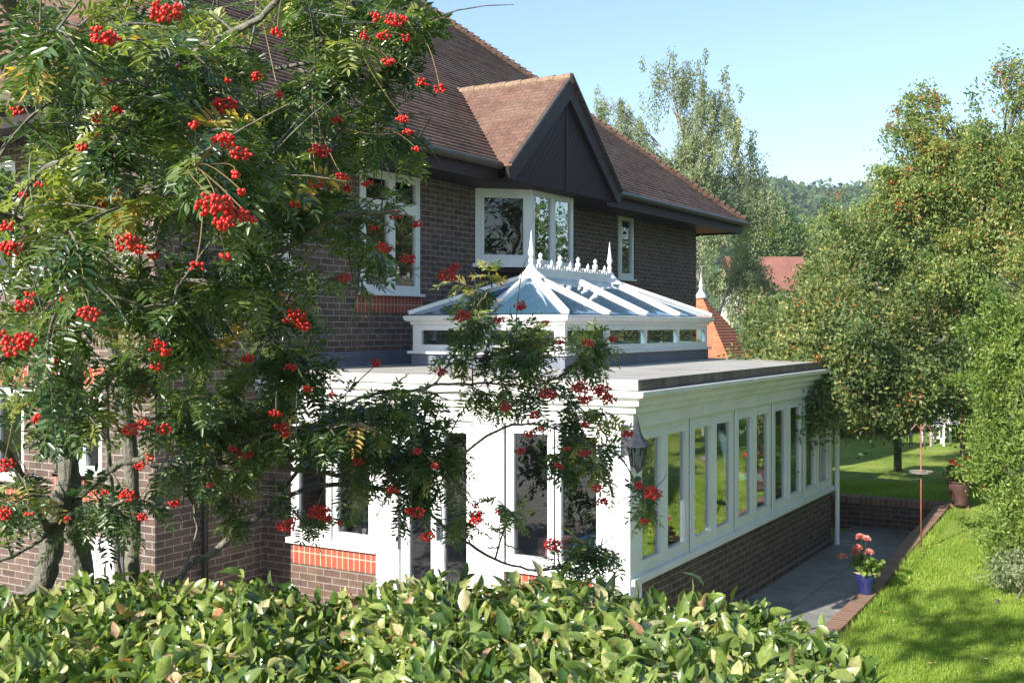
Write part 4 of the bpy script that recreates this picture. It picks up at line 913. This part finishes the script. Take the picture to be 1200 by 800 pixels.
# ------------------------------------------------------------------ grass blades on the near lawn
n = 150000
D = 9.0 + 10*rng.random(n)**1.1; px = 950 + 300*rng.random(n); R = (px-600)/F*D
X = CT*D+ST*R; Y = ST*D-CT*R
ok = ((Y < 2.84) | (X > 17.9)) & (X > 9.5); X, Y = X[ok], Y[ok]; n = len(X)
Z = np.interp(X, [k[0] for k in KX], [k[1] for k in KX]) + .025*np.sin(X*.9+Y*.5)+.02*np.sin(Y*1.7-X*.4) - .008
A = rng.normal(0, .45, (n, 3)); A[:, 2] = 1
hgt = .03+.035*rng.random(n); edge = (Y > 2.72) & (X < 17.8); hgt = np.where(edge, hgt*1.9, hgt)
clump = .5+.5*np.sin(X*2.3+np.sin(Y*3.1)*1.5)*np.sin(Y*2.9+X)
var = np.clip(rng.normal(.42, .2, n)+.45*(clump-.5)+.15*np.sin(X*6.1+Y*1.7)*np.sin(Y*5.3-X), 0, 1)
o = leaves('grass', M['lawnblade'], None, np.stack([X, Y, Z], 1), A, rdir(n), hgt, .007, var, six=False); tag(o, 'short bright green lawn grass beside the patio', kind='stuff')

m_ = 260; Xf = 10+8*rng.random(m_); Yf = 2.8-3.2*rng.random(m_)**1.3
Zf = np.interp(Xf, [k[0] for k in KX], [k[1] for k in KX]) + .05
o = leaves('fallen_leaves', M['fallen'], None, np.stack([Xf, Yf, Zf], 1), rdir(m_)*[1, 1, .2], rdir(m_, 3), .03+.03*rng.random(m_), .02, rng.random(m_)); tag(o, 'small dry leaves and petals fallen on the lawn', kind='stuff')

# ------------------------------------------------------------------ laurel hedge in front
def hedge_top(R, D):
    px = R/D*F+600
    z = 2.13 + .03*math.sin(R*5.1+D*2)+.025*math.sin(R*11+1.3*D)
    return z
hr = empty('laurel_hedge', W(3.4, -.6, 0), 'clipped laurel hedge with glossy light green leaves across the bottom of the view', 'hedge')
n = 48000
Dh = 2.45+1.7*rng.random(n); Rh = -3.2+4.5*rng.random(n)
endR = 1.12+.07*np.sin(Dh*4); side = rng.random(n)
Zt = np.array([hedge_top(r, d) for r, d in zip(Rh, Dh)])
dep = np.abs(rng.normal(0, .09, n))+ (rng.random(n) < .25)*rng.random(n)*.4
up = rng.random(n) < .06
Zh = Zt - dep + up*rng.random(n)*.07
# side faces
ns = 9000; which = rng.random(ns)
Ds2 = np.where(which < .6, 4.1+rng.normal(0, .06, ns), 2.45+1.7*rng.random(ns)); Ds2 = np.where(which < .25, 2.45+rng.normal(0, .05, ns), Ds2)
Rs2 = np.where(which < .6, -3.2+4.3*rng.random(ns), 9.0)
Rs2 = np.where(Rs2 > 8, 1.0-(Ds2-3.25)*.33+rng.normal(0, .04, ns), Rs2); Zs2 = 2.15*rng.random(ns)**.8
Dh = np.concatenate([Dh, Ds2]); Rh = np.concatenate([Rh, Rs2]); Zh = np.concatenate([Zh, np.minimum(Zs2, 1.9)])
n = len(Dh); okk = Rh < 1.03-(Dh-3.25)*.33 + .05*np.sin(Dh*5+Zh*4); Dh, Rh, Zh = Dh[okk], Rh[okk], Zh[okk]; n = len(Dh)
Cn = np.stack([CT*Dh+ST*Rh, ST*Dh-CT*Rh, Zh], 1)
A = rdir(n, .45); Nn = rdir(n, .7)
Lf = .022+.062*rng.random(n)**1.25
v = np.clip(rng.normal(.42, .2, n), 0, .9); v = np.clip(rng.normal(.45, .24, n), 0, .9); r = rng.random(n); v = np.where(r < .08, .88+.12*rng.random(n), v); v = np.where(r > .90, rng.random(n)*.15, v)
# three-segment laurel blades
def big_leaves(name, mat, parent, Cn, A, Nn, L, Wd, var):
    n = len(Cn); A = unitv(A); S = unitv(np.cross(A, Nn)); Nn = np.cross(S, A); L = L[:, None]; Wd = Wd[:, None]
    k = (rng.random((n, 1))**1.5*1.1+.05)
    def at(t, w, s): return Cn + A*L*t - Nn*L*k*t*t*.8 + S*Wd*w*s + Nn*Wd*.28*abs(s)*(w*2)
    wt = ((.18, .30), (.42, .5), (.7, .44), (.9, .2))
    mid = [at(t, 0, 0) for t in (0, .18, .42, .7, .9, 1)]
    lf = [at(t, w, 1) for t, w in wt]; rt_ = [at(t, w, -1) for t, w in wt]
    V = np.stack(mid+lf+rt_, 1).reshape(-1, 3); b = (np.arange(n)*14)[:, None]
    q4 = [[k, k+5, k+6, k+1] for k in (1, 2, 3)] + [[k, k+1, k+10, k+9] for k in (1, 2, 3)]; t3 = [[0, 6, 1], [4, 9, 5], [0, 1, 10], [4, 5, 13]]
    Fq = (b[:, :, None]+np.array(q4)[None]).reshape(-1, 4); Ft = (b[:, :, None]+np.array(t3)[None]).reshape(-1, 3)
    org = ORG[parent.name]; me = bpy.data.meshes.new(name); me.vertices.add(len(V)); me.vertices.foreach_set('co', (V-org).astype(np.float32).ravel())
    lp_ = np.concatenate([Fq.ravel(), Ft.ravel()]).astype(np.int32); me.loops.add(len(lp_)); me.loops.foreach_set('vertex_index', lp_)
    ls = np.concatenate([np.arange(len(Fq))*4, len(Fq)*4+np.arange(len(Ft))*3]).astype(np.int32); lt = np.concatenate([np.full(len(Fq), 4), np.full(len(Ft), 3)]).astype(np.int32)
    me.polygons.add(len(ls)); me.polygons.foreach_set('loop_start', ls); me.polygons.foreach_set('loop_total', lt); me.update(calc_edges=True)
    a = me.attributes.new('var', 'FLOAT', 'FACE'); a.data.foreach_set('value', np.concatenate([np.repeat(var, 6), np.repeat(var, 4)]).astype(np.float32))
    return link_mesh(name, me, M[mat], parent, org, True)
big_leaves('leaves', 'laurel', hr, Cn, A, Nn, Lf, Lf*(.42+.14*rng.random(n)), v)
q = MB()
for k in range(150):
    R0 = -3.1+3.8*rng.random(); D0 = 2.7+1.2*rng.random(); a = W(D0, R0, 0); b2 = W(D0+rng.normal(0, .25), R0+rng.normal(0, .25), hedge_top(R0, D0)-.05)
    q.tube(bez(a, b2, 0, 5), [.018, .014, .01, .007, .004], 5)
q.build('stems', M['bark'], hr)

# ------------------------------------------------------------------ rowan trees with red berries (near)
def compound(name, mat, parent, base, axis, nrm, length, var, pairs=6):
    """pinnate leaves: base, axis, normal per leaf; leaflets generated with numpy"""
    n = len(base); A = unitv(axis); S = unitv(np.cross(A, nrm)); Nn = np.cross(S, A)
    Cs, As, Ns, Ls, Ws, Vs = [], [], [], [], [], []
    drp = .25+.3*rng.random((n, 1))
    for k in range(pairs):
        t = .22 + .70*k/(pairs-1)
        pos = base + A*length[:, None]*t; pos = pos - np.array([0, 0, 1.])*length[:, None]*drp*t*t*.6
        ll = length*(.36+.10*math.sin(math.pi*(k+.6)/pairs))
        for s in (-1, 1):
            d = S*s*.93 + A*(.32+.12*k/pairs) + rng.normal(0, .15, (n, 3)) - np.array([0, 0, .25])*drp
            Cs.append(pos); As.append(d); Ns.append(Nn + rng.normal(0, .34, (n, 3))); Ls.append(ll); Ws.append(ll*.265); Vs.append(var+rng.normal(0, .04, n))
    tip = base + A*length[:, None]*.97 - np.array([0, 0, 1.])*length[:, None]*drp*.55
    Cs.append(tip); As.append(A-np.array([0, 0, .3])*drp); Ns.append(Nn); Ls.append(length*.36); Ws.append(length*.12); Vs.append(var)
    # rachis
    Cs.append(base); As.append(A-np.array([0, 0, 1.])*drp*.5); Ns.append(S); Ls.append(length*1.02); Ws.append(np.full(n, .0035)); Vs.append(np.full(n, .85))
    leaves(name, M[mat], parent, np.concatenate(Cs), np.concatenate(As), np.concatenate(Ns), np.concatenate(Ls), np.concatenate(Ws), np.clip(np.concatenate(Vs), 0, 1), fold=.18)

def skeleton(paths):
    out = []
    for pts, r0, r1 in paths:
        w = [P(*p_)+rng.normal(0, .007, 3) for p_ in pts]
        res = []
        for i in range(len(w)-1):
            a = w[max(i-1, 0)]; b_ = w[i]; c_ = w[i+1]; d_ = w[min(i+2, len(w)-1)]
            for t in np.linspace(0, 1, 7)[:-1]:
                res.append(.5*((2*b_)+(-a+c_)*t+(2*a-5*b_+4*c_-d_)*t*t+(-a+3*b_-3*c_+d_)*t**3))
        res.append(w[-1]); m = len(res); rad = .84*np.linspace(r0, r1, m)*(1+.06*rng.normal(size=m)); res = [res[0]]+[q_+rng.normal(0, .0028, 3) for q_ in res[1:]]
        out.append((res, rad))
    return out

def grow(root, paths, blobs, berries, seed_leaf=(.068, .11), pend=.55, var0=.45):
    sk = skeleton(paths)
    tk = MB()
    for i in (0, 1) if len(sk) > 1 else (0,):
        tk.tube(sk[i][0], list(sk[i][1]), 12)
    tk.build('trunk', M['bark'], root, smooth=True)
    bm_ = MB()
    for i in range(2, len(sk)): bm_.tube(sk[i][0], list(sk[i][1]), 8)
    nodes = np.array([p_ for s in sk for p_ in s[0]]); nodes = nodes[nodes[:, 2] > 1.3]
    TB, TA, TN, TL, TV = [], [], [], [], []
    for (px, py, D0, rx, ry, rD, ntw) in blobs:
        for k in range(int(ntw*1.12+.5)):
            while True:
                u = rng.uniform(-1, 1, 3)
                if np.dot(u, u) < 1: break
            Dk = D0 + u[2]*rD; tgt = P(px+u[0]*rx, py+u[1]*ry, Dk)
            dd_ = np.linalg.norm(nodes-tgt, axis=1) + .25*np.maximum(nodes[:, 2]-tgt[2], 0); j = int(np.argmin(dd_ + rng.random(len(dd_))*.12)); st = nodes[j]
            L = np.linalg.norm(tgt-st)
            pts = bez(st, tgt, min(.12, L*.15), 8)
            r0 = min(.010, .004+L*.006); bm_.tube(pts, list(np.linspace(r0, .0022, 8)), 5, cap=False)
            if rng.random() < .5:
                e_ = pts[4]+rng.normal(0, .13, 3); bm_.tube(bez(pts[3], e_, .03, 5), [.0035, .003, .0026, .002, .0012], 4, cap=False)
            nodes = np.vstack([nodes, np.array(pts[3:7])])
            # leaves along the outer end
            seg = min(L, .34); nl = 6 + int(rng.random()*5); v0 = np.clip(rng.normal(var0, .24), .03, .95)
            if rng.random() < .012: v0 = .99
            P8 = np.array(pts); tot = L
            for q_ in range(nl):
                f = 1 - (seg/tot)*(q_/nl)*.95 if tot > 0 else 1
                x_ = f*7; i0 = min(int(x_), 6); pp = P8[i0]*(1-(x_-i0)) + P8[i0+1]*(x_-i0)
                d = unitv(P8[7]-P8[5]); ang = rng.uniform(0, 6.28)
                side = unitv(np.cross(d, np.array([0, 0, 1.])) + 1e-6); upv = np.cross(side, d)
                out_ = side*math.cos(ang) + upv*math.sin(ang)*.6
                ax = unitv(d*(.45 if q_ > 0 else 1.2) + out_*(.9 if q_ > 0 else .2) + np.array([0, 0, -pend*rng.random()]))
                TB.append(pp); TA.append(ax); TN.append(unitv(np.array([0, 0, 1.]) + rng.normal(0, .38, 3))); TL.append(rng.uniform(*seed_leaf)); TV.append(np.clip(v0+rng.normal(0, .07), 0, .985) if v0 < .98 else 1.0)
    bm_.build('branches', M['bark'], root, smooth=True)
    compound('foliage', 'rowan', root, np.array(TB), np.array(TA), np.array(TN), np.array(TL), np.array(TV))
    # berry clusters
    ico = []
    nu, nv = 7, 5
    sv = [(0, 0, 1)] + [(math.sin(math.pi*j/nv)*math.cos(2*math.pi*i/nu), math.sin(math.pi*j/nv)*math.sin(2*math.pi*i/nu), math.cos(math.pi*j/nv)) for j in range(1, nv) for i in range(nu)] + [(0, 0, -1)]
    sv = np.array(sv); sf = []
    for i in range(nu): sf.append((0, 1+i, 1+(i+1) % nu, 1+(i+1) % nu)); 
    for j in range(nv-2):
        for i in range(nu): sf.append((1+j*nu+i, 1+(j+1)*nu+i, 1+(j+1)*nu+(i+1) % nu, 1+j*nu+(i+1) % nu))
    last = len(sv)-1
    stk = MB(); bw = [b for b in blobs if b[1] > 0 and b[2] > 2.6 and b[1] < 620 and b[0] > 0]
    for k in range(28):
        b = bw[rng.integers(len(bw))]; berries = berries + [(b[0]+rng.uniform(-1, 1)*b[3]*.9, b[1]+rng.uniform(-1, 1)*b[4]*.9, rng.uniform(4, 9), b[2]-.15)]
    for (px, py, rp, D0) in berries:
        D0 = D0-.25; c = P(px, py, D0); rm = rp*.97/F*D0; nb = int(min(90, max(7, (rm/.0052)**2*1.0)))
        q = MB(); jn = int(np.argmin(np.linalg.norm(nodes-(c+(0, 0, .05)), axis=1))); hub = c+np.array([0, 0, rm*.35])
        stk.tube(bez(nodes[jn], hub, .02, 6), .0013, 3, cap=False)
        ps = []
        for k in range(nb):
            for _t in range(12):
                u = unitv(rng.normal(size=3)); u = u*(rng.random()**.35); cand = c + u*np.array([rm, rm, rm*.62])
                if all(np.linalg.norm(cand-z0) > .0078 for z0 in ps): break
            ps.append(cand)
        for b_ in ps:
            rb = .0043+.0008*rng.random(); base_i = len(q.v); q.v += [tuple(b_+v_*rb) for v_ in sv]
            q.f += [(base_i+0, base_i+1+i, base_i+1+(i+1) % nu) for i in range(nu)]
            q.f += [tuple(base_i+t_ for t_ in f_) for f_ in sf[nu:]]
            q.f += [(base_i+last, base_i+1+(nv-2)*nu+(i+1) % nu, base_i+1+(nv-2)*nu+i) for i in range(nu)]
            if rng.random() < .5: stk.tube([hub, b_], .0008, 3, cap=False)
        q.build('berry_cluster', M['berry'], root, smooth=True)
    stk.build('berry_stalks', M['stalk'], root)

r1 = empty('rowan_tree', P(60, 1250, 4.5), 'leaning rowan with red berries and a forked grey trunk at the left edge', 'tree', 'berry laden rowans in front of the house')
paths1 = [([(20, 1300, 4.6), (35, 760, 4.55), (49, 682, 4.5), (66, 610, 4.45), (80, 545, 4.4), (87, 450, 4.35), (85, 340, 4.3), (80, 240, 4.2), (60, 130, 3.9), (30, 50, 3.6), (0, -20, 3.4)], .060, .026),
          ([(110, 1300, 4.75), (104, 760, 4.7), (98, 670, 4.65), (90, 600, 4.55), (80, 550, 4.42)], .058, .042),
          ([(80, 560, 4.42), (60, 620, 4.4), (30, 570, 4.2), (5, 530, 4.0), (-40, 480, 3.8)], .022, .014),
          ([(75, 602, 4.45), (112, 562, 4.4), (150, 541, 4.35), (200, 545, 4.4), (270, 541, 4.5), (350, 552, 4.6), (430, 560, 4.7)], .019, .011),
          ([(85, 500, 4.37), (110, 455, 4.3), (140, 430, 4.2), (200, 400, 4.0), (270, 350, 3.8), (330, 300, 3.7), (400, 255, 3.6), (470, 250, 3.6)], .022, .008),
          ([(80, 240, 4.2), (120, 170, 3.8), (170, 110, 3.4), (230, 60, 3.1), (300, 20, 2.9), (340, -30, 2.8)], .020, .008),
          ([(85, 330, 4.3), (50, 290, 3.9), (20, 260, 3.5), (-30, 240, 3.2)], .016, .008),
          ([(60, 130, 3.9), (90, 60, 3.5), (140, 10, 3.2), (160, -60, 3.0)], .014, .007),
          ([(85, 400, 4.35), (60, 400, 3.8), (20, 420, 3.2), (-20, 430, 2.9)], .014, .006),
          ([(115, 240, 3.9), (170, 220, 3.4), (230, 230, 3.0), (280, 250, 2.8)], .012, .005),
          ([(30, 50, 3.6), (-20, -60, 3.9), (-80, -150, 4.2), (-150, -220, 4.4)], .022, .008),
          ([(66, 610, 4.45), (40, 640, 4.3), (0, 655, 4.2), (-30, 660, 4.1)], .010, .006)]
blobs1 = [(60, 60, 3.3, 110, 90, .6, 25), (190, 60, 3.2, 100, 80, .6, 34), (40, 220, 3.5, 90, 90, .7, 23), (160, 200, 3.4, 110, 90, .7, 33), (270, 180, 3.3, 90, 90, .6, 30), (60, 370, 3.5, 90, 80, .6, 24), (190, 350, 3.8, 110, 80, .6, 32),
          (270, 300, 3.6, 80, 70, .5, 18), (60, 480, 3.9, 80, 40, .5, 16), (200, 460, 4.0, 90, 50, .5, 22), (250, 150, 2.7, 55, 30, .15, 4), (60, 320, 2.6, 50, 40, .2, 4), (255, 215, 2.7, 60, 50, .2, 4), (30, 440, 2.7, 50, 60, .25, 3), (20, 590, 4.1, 40, 50, .3, 7), (120, 600, 4.3, 70, 50, .3, 9), (200, 560, 4.4, 60, 40, .3, 6), (100, 40, 2.5, 60, 30, .2, 4),
          (-120, -200, 3.9, 200, 90, .6, 34), (-60, -230, 5.0, 200, 80, .5, 34), (-260, -150, 4.4, 150, 80, .5, 20)]
ber1 = [(195, 15, 22, 2.5), (120, 42, 19, 2.5), (130, 48, 12, 2.5), (325, 38, 8, 2.9), (95, 172, 8, 3.0), (262, 165, 15, 2.6), (282, 180, 14, 2.6), (250, 240, 24, 2.5), (275, 252, 18, 2.55), (262, 262, 15, 2.5), (263, 123, 16, 3.1), (120, 140, 12, 3.2), (150, 285, 17, 2.9), (162, 292, 10, 2.9),
        (230, 312, 9, 2.8), (264, 301, 7, 2.8), (12, 290, 15, 2.9), (8, 265, 10, 3.0), (105, 368, 15, 2.7), (80, 350, 9, 3.1), (15, 405, 20, 2.5), (30, 398, 15, 2.5), (28, 358, 12, 2.7), (60, 425, 12, 3.2), (185, 405, 12, 3.3), (195, 412, 8, 3.2), (192, 503, 11, 3.3), (156, 503, 13, 3.2),
        (28, 230, 7, 3.3), (118, 240, 7, 3.2), (180, 300, 7, 3.4), (118, 158, 7, 3.2), (48, 490, 12, 3.5), (165, 545, 8, 3.8), (5, 545, 14, 3.6), (150, 580, 12, 4.0), (205, 590, 8, 4.2), (182, 430, 8, 3.3), (212, 80, 7, 3.4), (20, 130, 8, 3.4), (140, 225, 6, 3.3), (225, 160, 7, 3.3), (65, 235, 6, 3.4), (5, 600, 10, 3.8)]
grow(r1, paths1, blobs1, ber1)

r2 = empty('rowan_tree', P(156, 1250, 4.9), 'upright rowan with red berries whose long branches reach right across the white orangery front', 'tree', 'berry laden rowans in front of the house')
paths2 = [([(158, 1250, 4.95), (157, 760, 4.9), (156, 680, 4.85), (158, 600, 4.8), (152, 520, 4.75), (142, 450, 4.7), (128, 380, 4.65), (118, 300, 4.6), (125, 200, 4.4), (160, 120, 4.1), (210, 40, 3.9), (230, -30, 3.8)], .045, .018),
          ([(128, 1250, 5.1), (136, 760, 5.05), (139, 680, 5.0), (134, 610, 4.95), (126, 560, 4.9), (124, 500, 4.85), (130, 440, 4.75)], .020, .014),
          ([(195, 1250, 4.6), (200, 760, 4.6), (212, 672, 4.6), (245, 645, 4.65), (290, 612, 4.7), (330, 583, 4.75), (375, 568, 4.8), (430, 572, 4.85), (480, 585, 4.9), (530, 628, 4.95), (590, 660, 5.0), (650, 668, 5.05), (705, 655, 5.1)], .020, .004),
          ([(330, 583, 4.75), (370, 520, 4.8), (400, 480, 4.85), (440, 462, 4.9), (500, 452, 4.95), (525, 425, 5.0), (545, 390, 5.0), (558, 365, 5.0), (575, 340, 5.0)], .012, .004),
          ([(500, 452, 4.95), (560, 448, 5.0), (620, 455, 5.05), (680, 475, 5.1), (715, 525, 5.1), (746, 568, 5.1), (765, 600, 5.1)], .007, .0022),
          ([(480, 585, 4.9), (530, 540, 4.95), (590, 500, 5.0), (650, 500, 5.05), (700, 530, 5.05), (720, 580, 5.1)], .009, .003),
          ([(150, 500, 4.75), (220, 520, 4.6), (300, 520, 4.5), (380, 500, 4.5), (450, 520, 4.6), (520, 560, 4.7)], .014, .005),
          ([(118, 300, 4.6), (190, 260, 4.3), (270, 230, 4.1), (350, 200, 4.0), (430, 180, 3.9)], .014, .005),
          ([(160, 120, 4.1), (260, 90, 3.9), (350, 80, 3.8), (430, 60, 3.8), (490, 20, 3.8)], .013, .004),
          ([(350, 80, 3.8), (420, 120, 3.8), (470, 150, 3.8), (500, 180, 3.8)], .008, .003),
          ([(350, 200, 4.0), (400, 250, 4.1), (450, 290, 4.2), (480, 320, 4.3)], .008, .003),
          ([(200, 545, 4.6), (222, 590, 4.6), (228, 630, 4.6), (218, 660, 4.6)], .007, .003),
          ([(525, 425, 5.0), (580, 415, 5.0), (640, 405, 5.0), (690, 400, 5.05)], .007, .003)]
blobs2 = [(350, 40, 3.7, 90, 60, .5, 17), (430, 60, 3.7, 70, 60, .4, 16), (475, 40, 3.7, 32, 40, .3, 6), (370, 130, 3.8, 90, 60, .5, 18), (455, 150, 3.8, 45, 40, .3, 9), (360, 230, 3.9, 70, 55, .4, 15), (430, 260, 4.0, 40, 50, .3, 5), (320, 330, 4.0, 75, 50, .4, 12), (430, 320, 4.1, 45, 30, .3, 3),
          (300, 420, 4.2, 90, 50, .4, 18), (350, 490, 4.4, 100, 50, .4, 34), (450, 490, 4.6, 80, 50, .4, 30), (490, 545, 4.7, 55, 45, .3, 22), (420, 545, 4.7, 60, 35, .3, 11), (270, 500, 4.3, 60, 50, .3, 10), (270, 575, 4.5, 70, 40, .3, 9), (560, 350, 5.0, 36, 36, .3, 8), (600, 405, 5.0, 65, 32, .3, 18), (680, 410, 5.05, 45, 28, .25, 9), (630, 470, 5.05, 90, 32, .3, 13), (682, 515, 5.1, 42, 45, .3, 13), (755, 575, 5.1, 16, 40, .15, 4),
          (680, 645, 5.1, 45, 28, .2, 9), (600, 600, 5.0, 50, 35, .3, 2), (560, 590, 4.9, 30, 35, .2, 4), (470, 620, 4.8, 40, 25, .2, 1), (370, 615, 4.7, 40, 18, .2, 2), (540, 450, 5.0, 50, 35, .2, 4),
          (190, 60, 5.0, 110, 60, .4, 12), (170, -70, 5.0, 150, 70, .5, 38), (330, -60, 4.9, 90, 50, .5, 16)]
ber2 = [(465, 25, 15, 3.4), (450, 42, 9, 3.5), (476, 45, 7, 3.5), (495, 97, 8, 3.6), (515, 104, 8, 3.6), (472, 140, 9, 3.6), (478, 155, 7, 3.6), (375, 177, 14, 3.4), (370, 214, 12, 3.4), (400, 208, 10, 3.5), (345, 240, 8, 3.5), (440, 20, 8, 3.6), (455, 72, 8, 3.6), (345, 372, 17, 3.9), (355, 382, 10, 3.9), (404, 325, 9, 3.9), (450, 290, 11, 3.9), (478, 303, 10, 4.0), (462, 252, 10, 3.9),
        (488, 262, 8, 4.0), (525, 322, 13, 4.5), (533, 313, 8, 4.5), (543, 370, 12, 4.7), (375, 600, 14, 4.5), (335, 617, 12, 4.5), (372, 598, 10, 4.5), (330, 500, 9, 4.3), (335, 508, 7, 4.3), (680, 454, 14, 4.9), (705, 458, 13, 4.9), (712, 468, 11, 4.9), (686, 468, 10, 4.9), (642, 462, 12, 4.9), (592, 476, 9, 4.9), (627, 486, 7, 4.9), (635, 503, 6, 4.9), (610, 358, 9, 4.9), (690, 402, 7, 4.9), (765, 578, 12, 5.0), (748, 568, 8, 5.0),
        (650, 638, 13, 5.0), (705, 588, 8, 5.0), (700, 572, 8, 5.0), (735, 508, 8, 5.0), (560, 603, 9, 4.8), (490, 600, 10, 4.7), (500, 628, 10, 4.7), (480, 598, 7, 4.7), (620, 508, 8, 4.9), (655, 545, 7, 4.9), (610, 528, 8, 4.9), (440, 425, 8, 4.4), (290, 420, 9, 3.9), (340, 430, 8, 4.0), (585, 375, 7, 4.9), (270, 150, 7, 3.6), (300, 90, 8, 3.5), (395, 140, 8, 3.6), (430, 215, 7, 3.8), (288, 532, 9, 4.3), (420, 540, 8, 4.5), (360, 455, 7, 4.1), (655, 690, 8, 5.0)]
grow(r2, paths2, blobs2, ber2, seed_leaf=(.066, .106))

# ------------------------------------------------------------------ air
q = MB(); q.box(-1510, 1510, -1510, 1510, -8.5, 62)
hm_, ht, ho = nt('haze_air'); pv = ht.nodes.new('ShaderNodeVolumePrincipled'); pv.inputs['Color'].default_value = (.85, .93, 1, 1); pv.inputs['Density'].default_value = .0007; pv.inputs['Anisotropy'].default_value = .3
ht.links.new(pv.outputs[0], ho.inputs['Volume']); hz_o = q.build('haze', hm_); tag(hz_o, kind='stuff')

# ------------------------------------------------------------------ sky, sun, camera
w = bpy.data.worlds.new('World'); scene.world = w; w.use_nodes = True; t = w.node_tree; t.nodes.clear()
sdir = np.array([-.967, .253, 0]); EL = math.radians(28)
sky = t.nodes.new('ShaderNodeTexSky'); sky.sky_type = 'NISHITA'; sky.sun_disc = False; sky.sun_elevation = EL
sky.sun_rotation = math.atan2(sdir[0], sdir[1]); sky.air_density = 1.0; sky.dust_density = .25; sky.ozone_density = 2.0
bg = t.nodes.new('ShaderNodeBackground'); bg.inputs[1].default_value = .105
wo = t.nodes.new('ShaderNodeOutputWorld'); t.links.new(sky.outputs[0], bg.inputs[0]); t.links.new(bg.outputs[0], wo.inputs[0])
sl = bpy.data.lights.new('sun', 'SUN'); sl.energy = 5.0; sl.angle = math.radians(.5); sl.color = (1, .94, .84)
so = bpy.data.objects.new('sun', sl); COL.objects.link(so)
sv3 = Vector((sdir[0]*math.cos(EL), sdir[1]*math.cos(EL), math.sin(EL))); so.rotation_euler = sv3.to_track_quat('Z', 'Y').to_euler(); so.location = (-10, 5, 20)
cam = bpy.data.cameras.new('camera'); cam.sensor_width = 36; cam.lens = 36*F/1200; cam.shift_y = -18/1200; cam.clip_end = 6000; cam.clip_start = .05
co = bpy.data.objects.new('camera', cam); COL.objects.link(co); co.location = (0, 0, CAMZ); co.rotation_euler = (math.pi/2, 0, TH-math.pi/2); scene.camera = co
scene.view_settings.view_transform = 'Standard'; scene.view_settings.look = 'None'; scene.view_settings.gamma = 1; scene.view_settings.exposure = 1.22
scene.render.engine = 'CYCLES'; scene.cycles.use_denoising = True; scene.cycles.max_bounces = 8; scene.cycles.transparent_max_bounces = 16
